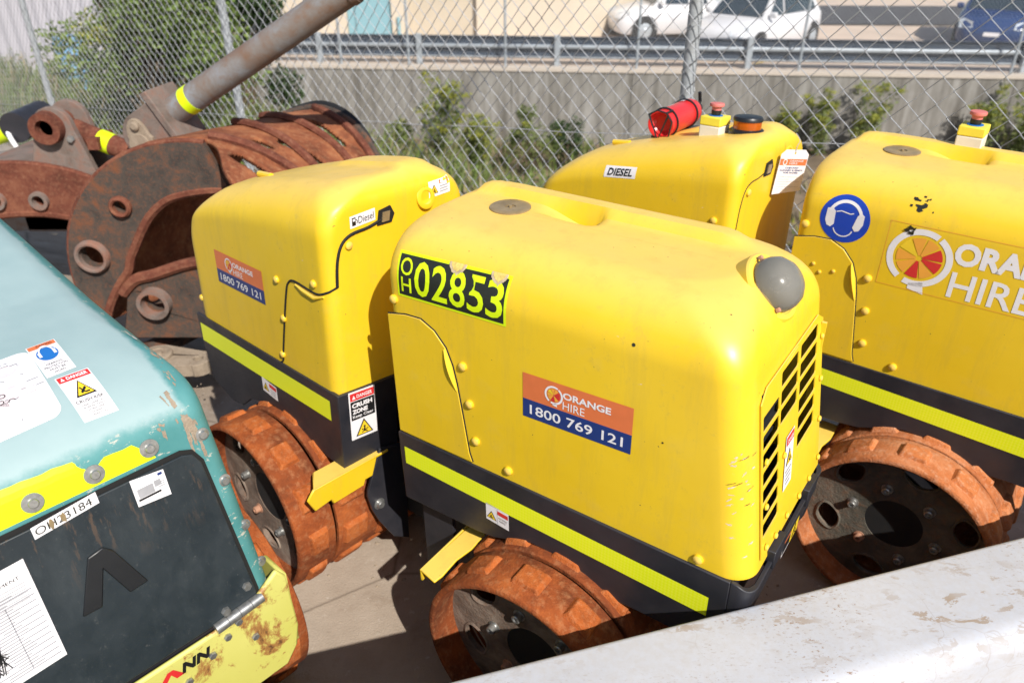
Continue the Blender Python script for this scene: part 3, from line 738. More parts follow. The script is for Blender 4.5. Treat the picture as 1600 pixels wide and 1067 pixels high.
    hg = MB(); p = R_bvh.ray_cast(Vector((-.205, -.082, 1.6)), Vector((0, 0, -1)))[0]; hg.tube([p+Vector((-.03, 0, 0)), p+Vector((.03, 0, .006))], .009, 10); hg.build('hinge', 'yellow', hood)
    # scraper and yoke
    sc = MB(); sc.plate([(-.352, .0), (-.372, -.025), (-.352, -.07), (-.30, -.062), (-.295, -.078), (-.19, -.074), (-.185, -.06), (-.16, -.06), (-.14, 0)], [], .007, lambda v, z, h: Vector((.292+h, v, .487+z)))
    sc.plate([(.299, -.352), (.235, -.31), (.235, -.1), (.299, -.1)], [], .007, lambda x, y, h: Vector((x, y, .480+h)))
    so_ = sc.build('scraper', 'yellow', root, bevel=.003); so_.matrix_basis = mw
    yk = MB(); yk.plate([(-.127, .50), (-.175, .38), (-.178, .36), (-.165, .30), (-.145, .25), (-.093, .155), (-.035, .112), (-.038, .476)], [], .010, lambda v, z, h: Vector((.285+h, v, z)))
    yo = yk.build('yoke_plate', 'dark', root, bevel=.002); yo.matrix_basis = mw; bolt(yo, (.296, -.143, .315), (1, 0, 0), .012, .01, 'bolt_steel', .018)
    opts.rear(hood, root, mw)
    d = drum(root, opts.tread, opts.dish, 'inner_black', opts.seed+5); d.matrix_basis = mw
    return hood

class OptsA:
    tread, dish, seed, seam, skirt_label = 'drum_rust', 'dish_rust', 3, .0042, True
    rear_rivets = [(-.415, .758), (.046, .968), (.058, .86), (.03, .74), (.215, 1.01), (.20, 1.035)][:5]
    def __call__(s, hood, root, mw):
        hire_decal(.252, .108).build('hire_decal', hood, lambda x, y, h: Vector((-.085+x, -WH-h, .887+y+.03*x)))
        g = Gfx(); W, H = .291, .100; g.rect(0, 0, W, H, 'hivis', 20, 10); rr = .008
        pts = []
        for cx, cy, a in ((W-.012, H-.012, 0), (.012, H-.012, 90), (.012, .012, 180), (W-.012, .012, 270)):
            pts += [(cx+rr*math.cos(R(a+k*30)), cy+rr*math.sin(R(a+k*30))) for k in range(4)]
        vs = []; nx, ny = 20, 10; g.rect(.0055, .0055, W-.0055, H-.0055, 'plate_black', 20, 10, 2)
        g.text('O', .011, .053, .036, 'hivis', 3, .033, .008).text('H', .013, .014, .034, 'hivis', 3, .028, .008)
        x = .051
        for dch in '02853': g.text(dch, x, .013, .075, 'hivis', 3, .042, .012); x += .0475
        # weathered, torn upper edge
        for cx, wd, sd in ((.158, .044, 2), (.262, .040, 5)):
            q = random.Random(sd); K = 22
            def blob(k): return [(cx-wd/2*k+wd*k*i/K, H+.0005) for i in range(K+1)]+[(cx+wd/2*k-wd*k*i/K, H+.0005-k*(.004+.020*math.sin(math.pi*i/K)**.7*(.8+.35*noise.noise(Vector((i*.45, sd, 0)))))) for i in range(K+1)]
            g.poly(blob(1), 'torn_film', 4).poly(blob(.72), 'torn_edge', 5)
        mp = side_map(-.416, 1.078, F_bvh); g.build('fleet_number', hood, lambda x, y, h: mp(x, y+.03*x, h))
        g = Gfx(); q = random.Random(8)
        for k in range(22): g.blob(q.uniform(-.045, .012), q.choice((q.uniform(.86, .98), q.uniform(.72, 1.0))), q.uniform(.003, .010), q.uniform(.0010, .0028), 'scuff', k, n=9, rot=q.uniform(-.1, .9))
        for k in range(7): g.blob(q.uniform(-.045, .0), q.uniform(.82, .97), q.uniform(.006, .012), .0011, 'plate_black', k+50, n=9, rot=q.uniform(.1, .5))
        mp5 = proj_map(F_bvh, (.405, -.205, 0), (.707, .707, 0), (0, 0, 1), (.707, -.707, 0)); g.build('paint_scuffs', hood, lambda x, y, h: mp5(x, y, h-.0004))['kind'] = 'stuff'
        g = Gfx(); g.blob(-.105, .045, .038, .026, 'dried_dirt', 3, n=24, rough=.6); mp6 = proj_map(F_bvh, (0, 0, 1.3), (1, 0, 0), (0, 1, 0), (0, 0, 1)); g.build('dirt_patch', hood, lambda x, y, h: mp6(x, y, h))['kind'] = 'stuff'
        g = Gfx(); g.circle(.155, 1.135, .0035, 'plate_black').build('paint_chip', hood, side_map(0, 0, F_bvh))
        g = Gfx(); g.circle(.23, .95, .002, 'plate_black').build('paint_chip', hood, side_map(0, 0, F_bvh))
    def rear(s, hood, root, mw):
        mp = side_map(-.272, .862, R_bvh); hire_decal(.246, .099).build('hire_decal', hood, lambda x, y, h: mp(x, y+.03*x, h))
        g = Gfx(); g.rect(0, 0, .076, .030, 'sticker_white', 14, 6); g.rect(.006, .005, .017, .025, 'black_ink', L=2).rect(.008, .016, .015, .022, 'sticker_white', L=3).ring(.017, .013, .004, .006, -60, 100, 'black_ink', 2)
        g.text('Diesel', .025, .006, .018, 'black_ink', 2, .046, .0)
        mp2 = gap_map(-.155, 1.146, R_bvh); g.build('fuel_label', hood, lambda x, y, h: mp2(x, y+.08*x, h))
        g = Gfx(); g.rect(0, 0, .074, .042, 'sticker_white', 6, 4); tri_sign(g, .018, .008, .028); g.rect(.036, .030, .07, .039, 'orange_ink', L=2)
        for i in range(3): g.rect(.038, .022-i*.007, .066, .0245-i*.007, 'grey_ink', L=2)
        mp3 = gap_map(.098, 1.166, R_bvh); g.build('warning_label', hood, lambda x, y, h: mp3(x, y+.05*x, h))
class OptsB:
    tread, dish, seed, seam, skirt_label = 'drum_rust_pale', 'dish_grey', 11, .0018, False
    rear_rivets = [(.215, 1.03)]
    def __call__(s, hood, root, mw):
        g = Gfx(); g.circle(0, 0, .064, 'blue_ink'); w_ = 'sticker_white'
        g.ring(0, .006, .037, .045, 12, 168, w_, 2).poly([(-.048, .022), (-.036, .026), (-.026, .018), (-.025, -.018), (-.033, -.027), (-.043, -.024), (-.049, -.010)], w_, 2).poly([(.048, .018), (.040, .024), (.031, .016), (.023, -.018), (.030, -.027), (.040, -.024), (.048, -.006)], w_, 2)
        g.ring(0, -.022, .0235, .0265, 195, 345, w_, 2).line(-.024, .017, -.012, .021, .0028, w_).line(-.012, .021, .012, .017, .0028, w_).line(.012, .017, .02, .020, .0028, w_)
        mp = side_map(-.333, 1.099, F_bvh); g.build('hearing_sign', hood, mp)
        g = Gfx(); orange_logo(g, 0, 0, .077, 1); g.text('ORANGE', .075, .005, .060, 'sticker_white', 1, .285, .045).text('HIRE', .082, -.082, .068, 'sticker_white', 1, .185, .012)
        g.line(-.085, -.09, .32, -.09, .0012, 'amber_ink', 1).line(-.085, .083, .32, .083, .0012, 'amber_ink', 1).line(-.085, -.09, -.085, .083, .0012, 'amber_ink', 1)
        q = random.Random(4); g.blob(-.036, .068, .015, .012, 'plate_black', 2, 3, 16)
        mp2 = side_map(-.136, 1.040, F_bvh); g.build('hire_lettering', hood, mp2)
        g = Gfx(); g.blob(0, 0, .03, .018, 'plate_black', 5, n=20, rough=.9)
        mp3 = side_map(-.16, 1.172, F_bvh); g.build('paint_chip', hood, mp3)
        for u, z in ((-.388, .958), (-.368, .938), (-.332, .950)): rivet(hood, Vector((u, -WH-.004, z)), (0, -1, 0), .5)
        estop(root, mw, F_bvh, -.145, .12)
    def rear(s, hood, root, mw):
        g = Gfx(); g.rect(0, 0, .112, .033, 'sticker_white', 20, 10).text('DIESEL', .012, .006, .021, 'black_ink', 2, .088, .03, shear=.15)
        mp = side_map(-.165, 1.085, R_bvh); g.build('fuel_label', hood, lambda x, y, h: mp(x, y+.12*x, h*1.6-.0004))
        estop(root, mw, R_bvh, .088, -.045)
        z = R_bvh.ray_cast(Vector((.178, -.02, 1.6)), Vector((0, 0, -1)))[0]
        b = MB(); b.lathe([(.052, -.006), (.052, .003), (.046, .008), (.040, .010), (0, .010)], z, (0, 0, 1), 36); bo = b.build('beacon', 'dark_plastic', root); bo.matrix_basis = mw
        b = MB(); b.lathe([(.040, .010), (.040, .032), (0, .032)], z, (0, 0, 1), 36); b.build('lens', 'amber', bo)
        b = MB(); b.lathe([(.0425, .032), (.0425, .038), (.039, .043), (.027, .045), (0, .045)], z, (0, 0, 1), 36); b.build('cover', 'dark_plastic', bo)
def estop(root, mw, bvh, u, v):
    z = bvh.ray_cast(Vector((u, v, 1.6)), Vector((0, 0, -1)))[0]; s = .0325
    b = MB(); b.box((u-s, v-s, z.z-.01), (u+s, v+s, z.z+.027)); bo = b.build('emergency_stop', 'cream', root, bevel=.003); bo.matrix_basis = mw
    b = MB(); b.box((u-s-.0005, v-s-.0005, z.z+.0275), (u+s+.0005, v+s+.0005, z.z+.053)); b.build('cover', 'estop_yellow', bo, bevel=.003)
    b = MB(); b.lathe([(.021, .053), (.021, .0545), (.019, .055), (0, .055)], (u, v, z.z), (0, 0, 1), 24); b.build('collar', 'sky_ink', bo)
    b = MB(); b.lathe([(.013, .055), (.0145, .062), (.0145, .069), (0, .069)], (u, v, z.z), (0, 0, 1), 20); b.build('stem', 'dark_plastic', bo)
    b = MB(); b.lathe([(.0135, .069), (.0135, .077), (.0205, .080), (.0215, .084), (.020, .0885), (0, .0895)], (u, v, z.z), (0, 0, 1), 28); b.build('button', 'faded_red', bo)

def roller(label, fF, fR, opts):
    base = fF.copy(); root = thing('trench_roller', label, 'roller', base, 'yellow trench rollers parked along the fence')
    inv = base.inverted(); mF = Matrix.Identity(4); mR = inv @ fR
    front_module(root, mF, opts); rear_module(root, mR, opts)
    j = MB(); a = (mR @ Vector((.24, .02, .45))); b = Vector((-.45, .0, .45)); d = (b-a)
    for z0, z1, y0, y1 in ((.30, .67, -.02, .17), (.22, .42, -.07, .02)):
        m = Matrix.Translation((a+b)/2+Vector((0, 0, -.45))); j.box((-d.length/2-.05, y0, z0), (d.length/2+.05, y1, z1), 0, m)
    j.cyl((a+b)/2+Vector((0, .03, -.2)), (a+b)/2+Vector((0, .03, .2)), .05)
    j.build('articulation_joint', 'inner_black', root)
    return root
A = roller('yellow trench roller in the middle with black fleet number plate OH02853 on its side', FR['F'], FR['R'], OptsA())
B = roller('yellow trench roller on the right with round blue ear defender sign and amber beacon', FR['B'], FR['T'], OptsB())

# ------------------------------------------------------------------ teal roller in the foreground
def teal_roller():
    mw = FR['G']; root = thing('trench_roller', 'faded teal trench roller with dark rear panel and worn pale yellow bumper', 'roller', mw)
    def g(u, v): return .0
    P = [(-.9, .05), (-.5, .03), (-.03, -.022), (.23, -.035), (.6, -.035)]
    def g(u, v):
        for (a, za), (b, zb) in zip(P, P[1:]):
            if a <= u <= b: return za+(zb-za)*(u-a)/(b-a)
        return 0
    mb, vs, fs = hood_geo(-.62, .488, .272, .58, 1.145, (.075, .085), (.27, .125), (.1, .1), .03, .04, .135, 0, g)
    for i, v in enumerate(mb.v):
        k = 1+.16*max(0, (1.0-v[2])/.42)*.5; mb.v[i] = (v[0], v[1]*k, v[2])
    vs = mb.v; bv = bvh_of(vs, fs); hood = mb.build('hood', 'teal', root, smooth=32)
    def uz(z): return .43+.14*(1.0-z)
    def pm(v, z, h): return Vector((uz(z)+h, v, z))
    fm = proj_map(bv, (.5, 0, 0), (0, 1, 0), (0, 0, 1), (1, 0, 0))
    gp = MB(); gp.plate([(-.30, .578), (.258, .578), (.262, .60), (.236, .925), (.222, .953), (.20, .962), (-.27, .962)], [], .0012, lambda v, z, h: pm(v, z, h+.003)); gp.build('panel_gap', 'gap_black', hood)
    pn = MB(); pn.plate([(-.295, .583), (.249, .583), (.254, .60), (.229, .925), (.218, .946), (.20, .953), (-.265, .953)], [], .004, lambda v, z, h: pm(v, z, h+.0045)); po = pn.build('rear_panel', 'slate', root, bevel=.0015)
    H0 = .0088
    A_ = [(-.005, .838), (.018, .868), (.034, .868), (.078, .772), (.056, .745), (.020, .812), (.004, .722), (-.030, .735)]
    am = MB(); am.plate([(.003, .858), (.029, .863), (.042, .849), (.076, .757), (.043, .754), (.018, .824), (-.005, .757), (-.037, .758)], [], .005, lambda v, z, h: pm(v, z, h+.0075)); am.build('embossed_mark', 'dark_plastic', po, bevel=.002)
    g = Gfx(); g.poly([(.104, .958), (.162, .951), (.162, .898), (.104, .904)], 'sticker_white').rect(.110, .918, .138, .936, 'grey_ink', L=2).rect(.108, .913, .148, .917, 'black_ink', L=2).rect(.140, .926, .152, .938, 'grey_ink', L=2).rect(.150, .944, .158, .949, 'navy_ink', L=2)
    for i in range(3): g.rect(.145, .931-i*.004, .158, .9325-i*.004, 'grey_ink', L=3)
    g.build('card_label', po, lambda x, y, h: pm(x, y-.004, h+H0))
    g = Gfx(); W, H = .104, .022; g.rect(0, 0, W, H, 'sticker_white', 8, 2).text('OH23184', .004, .004, .014, 'plate_black', 2, .09)
    q = random.Random(3)
    for k in range(2):
        x = q.uniform(.01, .09); g.poly([(x+.004*math.cos(a), H/2+q.uniform(-.003, .003)+.009*math.sin(a)) for a in [i*.6 for i in range(10)]], 'cap_brown', 3)
    g.build('fleet_number', po, lambda x, y, h: pm(-.054+x, .933+y+.09*x, h+H0))
    g = Gfx(); W, H = .19, .205; g.rect(0, 0, W, H, 'sticker_white')
    for i in range(13): g.rect(.008, .012+i*.0115, W-.006, .0136+i*.0115, 'line_ink', L=2); g.rect(W-.085+(i*37 % 20)*.001, .017+i*.0115, W-.03-(i*23 % 17)*.001, .0195+i*.0115, 'grey_ink', L=2)
    g.rect(W-.05, .014, W-.049, .14, 'line_ink', L=2).text('EQUIPMENT', W-.075, .175, .007, 'black_ink', 2, .06); 
    for i in range(6): g.rect(W-.1, .166-i*.006, W-.012, .1675-i*.006, 'grey_ink', L=2)
    for k in range(26): g.line(W-.09+q.uniform(-.015, .012), .06+q.uniform(-.03, .04), W-.09+q.uniform(-.015, .02), .06+q.uniform(-.03, .04), .0015, 'black_ink', 3)
    ca, sa = math.cos(R(-3)), math.sin(R(-3)); g.build('inspection_form', po, lambda x, y, h: pm(-.079-W+x*ca-y*sa*.0+.02*(H-y)*0, .698+y+.05*x, h+H0))
    # finer tape: cut into a strip grid so that it follows the bend
    g2 = Gfx(); N = 30; v2 = []; f2 = []
    for i in range(N+1):
        x = -.30+.46*i/N; tp = 1.030-.016*i/N+noise.noise(Vector((x*90, 0, 0)))*.0025-(.022*math.exp(-((x-.060)/.009)**2) if x > .04 else 0)-.012*smoothstep(.03, .06, x)-.04*smoothstep(.13, .165, x)+.004
        lo = .967
        for k in range(7): v2.append((x, lo+(max(tp, lo+.002)-lo)*k/6))
        if i:
            for k in range(6): a = 7*i+k; f2.append((a-7, a, a+1, a-6))
    g2.items.append((v2, f2, 'hivis', 1)); g2.build('reflective_tape', hood, lambda x, y, h: fm(x, y, h))
    nrm = Vector((1, 0, .14)).normalized()
    for v, z in ((-.036, .993), (.060, .993), (.154, .994), (-.13, .992)):
        p = fm(v, z, .001); nn = Vector((.8, 0, .6)) if z > .98 else nrm; bolt(hood, fm(v, z-.004, .0015), Vector((.97, 0, .24)), .008, .006, 'bolt_steel', .0165)
    for v, z in ((.252, .970), (.266, .86), (.279, .743), (.291, .637)): bolt(hood, fm(v-.004, z, .0005), nrm, .008, .006, 'bolt_steel', .0125)
    for v, z in ((.238, .625), (.185, .60)): bolt(po, pm(v, z, H0), nrm, .0095, .008, 'bolt_steel')
    hb = MB(); a = pm(.155, .578, .014); b = pm(.26, .585, .014); 
    for i in range(4):
        t0, t1 = i/4+.004, (i+1)/4-.004; hb.cyl(a.lerp(b, t0), a.lerp(b, t1), .0115, n=18)
    hb.build('hinge', 'bolt_steel', po)
    # bumper
    bp = MB(); Z0, Z1 = .36, .572
    poly = [(-.33, Z1), (.22, Z1), (.30, .628), (.318, .60), (.323, .45), (.312, .40), (.28, .36), (-.33, .36)]
    bp.plate(poly, [], .012, lambda v, z, h: Vector((.493+h+.02*(.57-z), v, z)))
    bp.plate([(.50, .60), (.50, .40), (.44, .34), (.30, .36), (.30, .5), (.42, .60)], [], .010, lambda u, z, h: Vector((u, .313+h, z)))
    bo = bp.build('bumper', 'worn_yellow', root, bevel=.006)
    def bm_(v, z, h): return Vector((.5055+h+.02*(.57-z), v, z))
    for v, z in ((.172, .545), (.20, .565), (.135, .525), (.08, .50), (.225, .50)): bolt(bo, bm_(v, z, 0), (1, 0, 0), .0085, .006, 'bolt_steel')
    g = Gfx(); g.text('NN', .079, .527, .026, 'black_ink', 1, .056, .05, shear=.25); g.poly([(.030, .527), (.046, .527), (.060, .543), (.068, .527), (.084, .527), (.066, .553), (.055, .553)], 'red_ink')
    g.build('maker_lettering', bo, lambda x, y, h: bm_(x-.006, y, h))
    # stickers on top of the hood, following its curve
    dn = proj_map(bv, (0, 0, 1.1), (1, 0, 0), (0, 1, 0), (0, 0, 1))
    def quad(c0, c1, c3):   # origin, x end, y end in (u, v)
        return lambda x, y, h: dn(c0[0]+(c1[0]-c0[0])*x+(c3[0]-c0[0])*y, c0[1]+(c1[1]-c0[1])*x+(c3[1]-c0[1])*y, h)
    LB = TEAL_LABELS
    g = Gfx(); g.rect(0, 0, 1, 1, 'sticker_white', 5, 8).rect(.03, .86, .97, .98, 'orange_ink', 4, 2, 2).text('WARNING', .3, .885, .07, 'black_ink', 3, .55).circle(.5, .63, .36, 'sky_ink', 2, .20)
    g.ring(.5, .62, .22, .27, 10, 170, 'sticker_white', 3).rect(.2, .56, .3, .70, 'sticker_white', L=3).rect(.7, .56, .8, .70, 'sticker_white', L=3).line(.05, .40, .95, .40, .008, 'grey_ink')
    for i, tx in enumerate(('HEARING', 'PROTECTION', 'MUST BE', 'WORN')): g.text(tx, .5, .30-i*.085, .055, 'black_ink', 2, [.55, .78, .52, .38][i], align='c')
    g.build('warning_label', hood, quad(*LB[0]))
    g = Gfx(); g.rect(0, 0, 1, 1, 'sticker_white', 6, 8).rect(.03, .84, .97, .98, 'red_ink', 5, 2, 2).text('DANGER', .28, .87, .075, 'sticker_white', 3, .62, .03).poly([(.1, .87), (.22, .87), (.16, .95)], 'sticker_white', 3)
    g.poly([(.2, .44), (.8, .44), (.5, .80)], 'black_ink', 2).poly([(.27, .465), (.73, .465), (.5, .755)], 'yellow_ink', 3).line(.4, .5, .58, .60, .05, 'black_ink', 4).line(.42, .62, .5, .5, .04, 'black_ink', 4).line(.5, .5, .64, .5, .03, 'black_ink', 4)
    g.line(.03, .41, .97, .41, .008, 'grey_ink').text('CRUSH RISK', .5, .32, .06, 'black_ink', 2, .82, .01, 'c')
    for i, tx in enumerate(('KEEP CLEAR OF', 'WORKING RANGE', 'OF MACHINE', 'DURING', 'OPERATION')): g.text(tx, .5, .25-i*.05, .033, 'black_ink', 2, [.6, .66, .5, .32, .46][i], align='c')
    g.build('warning_label', hood, quad(*LB[1]))
    g = Gfx(); pts = []
    for cx, cy, a in ((.9, .9, 0), (.1, .9, 90), (.1, .1, 180), (.9, .1, 270)): pts += [(cx+.1*math.cos(R(a+k*18)), cy+.1*math.sin(R(a+k*18))) for k in range(6)]
    n = 10; g.rect(.1, 0, .9, 1, 'sticker_white', 10, 10).rect(0, .1, .1, .9, 'sticker_white', 2, 8).rect(.9, .1, 1, .9, 'sticker_white', 2, 8)
    for cx, cy, a in ((.9, .9, 0), (.1, .9, 90), (.1, .1, 180), (.9, .1, 270)): g.ring(cx, cy, 0, .1, a, a+90, 'sticker_white', 1, 8)
    for cx, cy, r in ((.75, .42, .16), (.6, .30, .12), (.75, .78, .10), (.3, .6, .15)): g.circle(cx, cy, r, 'blush_ink', 2, r*.8)
    for k in range(46):
        x, y = q.uniform(.06, .9), q.uniform(.06, .92); L = q.uniform(.02, .10); a = q.choice((0, 0, .5, 1.57, 2.2)); g.line(x, y, x+L*math.cos(a), y+L*math.sin(a)*.8, .010, 'grey_ink', 3)
    for k in range(6): x, y = q.uniform(.3, .8), q.uniform(.1, .85); g.ring(x, y, .02, .028, 0, 360, 'black_ink', 3, 12)
    for k in range(5): x, y = q.uniform(.4, .8), q.uniform(.2, .5); g.rect(x, y, x+.12, y+.06, 'white', L=4)
    g.build('instruction_label', hood, quad(*LB[2]))
    g = Gfx(); g.rect(0, 0, 1, 1, 'tape', 8, 2); g.build('reflective_tape', hood, lambda x, y, h: proj_map(bv, (0, .35, 0), (1, 0, 0), (0, 0, 1), (0, .7, .7))(-.14+.30*x, 1.098-.05*x*.6+.012*y, h))
    # worn-through paint on the shoulder
    g = Gfx()
    for k, (cx, cy, r1, r2, an) in enumerate(((.412, .222, .034, .013, .3), (.425, .185, .008, .005, 1.4), (.36, .243, .026, .006, 0), (.43, .235, .016, .010, 1), (.30, .25, .03, .005, .1), (.22, .245, .02, .004, .2))): g.blob(cx, cy, r1, r2, 'dirt_steel' if k < 5 else 'sticker_white', k+1, n=18, rot=an, rough=.8)
    wp = g.build('worn_patch', hood, lambda x, y, h: dn(x, y, h+.0008)); wp['kind'] = 'stuff'
    d = drum(root, 'drum_rust', 'dish_rust', 'inner_black', 23); d.location = (.13, 0, 0)
    ch = MB(); ch.box((-.5, -.24, .5), (.47, .24, .575)); ch.box((-.6, -.25, .45), (-.5, .25, .575)); ch.build('chassis', 'dark', root, bevel=.004)
    return root, bv
TEAL_LABELS = [((.264, .076), (.262, .126), (.157, .080)), ((.381, .083), (.383, .139), (.273, .084)), ((.362, -.14), (.352, .066), (.172, -.125))]
teal_root, teal_bvh = teal_roller()

# ------------------------------------------------------------------ extinguisher and hire tag
def extinguisher():
    m = FR['T']; p0 = Vector((-.096, -.04, 1.224)); p1 = Vector((-.118, .205, 1.236)); ax = (p1-p0).normalized()
    root = thing('fire_extinguisher', 'small red fire extinguisher lying strapped on the far roller hood', 'extinguisher', m)
    L = (p1-p0).length; b = MB(); b.lathe([(0, .03), (.025, .028), (.036, .016), (.038, .0), (.0425, .0), (.0425, L-.04), (.038, L-.018), (.022, L), (.014, L+.004), (.014, L+.02), (0, L+.02)], p0, ax, 36); b.build('cylinder', 'red_plastic', root)
    up = Vector((0, 0, 1)); sd = ax.cross(up).normalized(); up = sd.cross(ax)
    g = Gfx(); g.rect(0, 0, 1, 1, 'sticker_white', 1, 8); 
    def mp(x, y, h): a = R(30+60*y); return p0+ax*(L*(.66+.13*x))+(up*math.sin(a)+sd*math.cos(a)*-1)*(.0428+h)
    g.build('label', root, mp)
    g = Gfx()
    for i in range(5): g.rect(.1, .15+i*.15, .9, .2+i*.15, 'sticker_white')
    def mp2(x, y, h): a = R(40+50*y); return p0+ax*(L*(.28+.18*x))+(up*math.sin(a)-sd*math.cos(a))*(.0428+h)
    g.build('lettering', root, mp2)
    b = MB()
    for s in (.12, .72): b.tube([p0+ax*L*s+(up*math.sin(a)+sd*math.cos(a))*.0455 for a in [2*math.pi*i/28 for i in range(28)]], .003, 6, closed=True)
    b.tube([p0-ax*.012+(up*math.sin(a)+sd*math.cos(a))*.046 for a in (R(140), R(100), R(60), R(20), R(-40), R(-75), R(-90))], .0026, 6)
    for a in (R(60), R(140), R(-75)): b.tube([p0-ax*.012+(up*math.sin(a)+sd*math.cos(a))*.046, p0+ax*L*.13+(up*math.sin(a)+sd*math.cos(a))*.046], .0035, 6)
    b.tube([p0-ax*.012+(up*math.sin(R(140))+sd*math.cos(R(140)))*.046, p0-ax*.014-up*.044, p0-ax*.012+(up*math.sin(R(50))+sd*math.cos(R(50)))*.046], .0035, 6)
    b.box((-.02, -.12, -.006), (.02, .12, .002), 0, Matrix.Translation((p0+p1)/2-up*.045) @ Matrix.Rotation(math.atan2(ax.x, -ax.y)*0, 4, 'Z')); b.build('bracket', 'dark_plastic', root)
    b = MB(); e = p1+ax*.02; b.cyl(e-ax*.004, e+ax*.02, .016); b.tube([e+ax*.01, e+ax*.03+up*.02, e+ax*.02+up*.05], .006); b.build('valve', 'dark_plastic', root)
extinguisher()
def hire_tag():
    root = thing('hire_tag', 'white cardboard hire tag hanging in the joint of the right roller', 'tag', FR['T'])
    P = lambda x, y, h: Vector((.279+x*.060+.006*y+h*.65, -.010+.050*x+.012*y-h*.75, 1.072+y*.130))
    g = MB(); g.plate([(0, 0), (1, .1), (1, .9), (.85, 1), (.15, 1), (0, .9)], [circ(.5, .93, .035, 10)], .001, lambda x, y, h: P(x, y, h)); c = g.build('card', 'sticker_white', root, smooth=0)
    g = Gfx(); g.rect(.02, .66, .98, .80, 'orange_ink'); g.ring(.2, .73, .05, .075, 0, 360, 'sticker_white', 2).text('ORANGE', .36, .735, .045, 'sticker_white', 2, .5).text('HIRE', .36, .68, .045, 'sticker_white', 2, .3)
    for i, tx in enumerate(('CHECKED', 'CLEANED & READY', 'FOR WORK')): g.text(tx, .5, .585-i*.055, .038, 'navy_ink', 1, [.5, .86, .55][i], .02, 'c')
    for i in range(6): g.rect(.08, .40-i*.055, .5 if i % 2 else .9, .405-i*.055, 'grey_ink')
    g.build('printing', c, lambda x, y, h: P(x, y, .001+h))
    b = MB(); b.tube(smooth_path([P(.5, .93, 0), P(.48, 1.08, .004), P(.55, 1.2, .0), P(.45, 1.32, -.02)]), .0012, 5); b.build('wire_tie', 'galv_wire', root)
hire_tag()

# ------------------------------------------------------------------ white beam in the foreground
def beam():
    m = Matrix(((.961, -.277, 0, -.134), (.277, .961, 0, .848), (0, 0, 1, .65), (0, 0, 0, 1)))
    def arc(cy, cz, r, a0, a1, k): return [(cy+r*math.cos(R(a0+(a1-a0)*i/k)), cz+r*math.sin(R(a0+(a1-a0)*i/k))) for i in range(k+1)]
    prof = [(0, -.65)] + arc(-.012, -.012, .012, 0, 90, 6) + arc(-.165, -.05, .05, 86, 172, 10) + [(-.225, -.3), (-.225, -.65)]
    b = MB(); N = 40; vs = []; fs = []; k = len(prof)
    for i in range(N+1):
        x = -1.1+3.6*i/N
        for y, z in prof: vs.append(m @ Vector((x, y, z)))
        if i:
            for j in range(k): a = (i-1)*k; fs.append((a+j, a+(j+1) % k, a+k+(j+1) % k, a+k+j))
    fs += [tuple(range(k)), tuple(N*k+j for j in reversed(range(k)))]
    b.add(vs, fs); o = b.build('steel_beam', 'worn_white', None, smooth=40)
    tag(o, 'white painted steel beam with chipped paint across the foreground corner', 'beam')
beam()

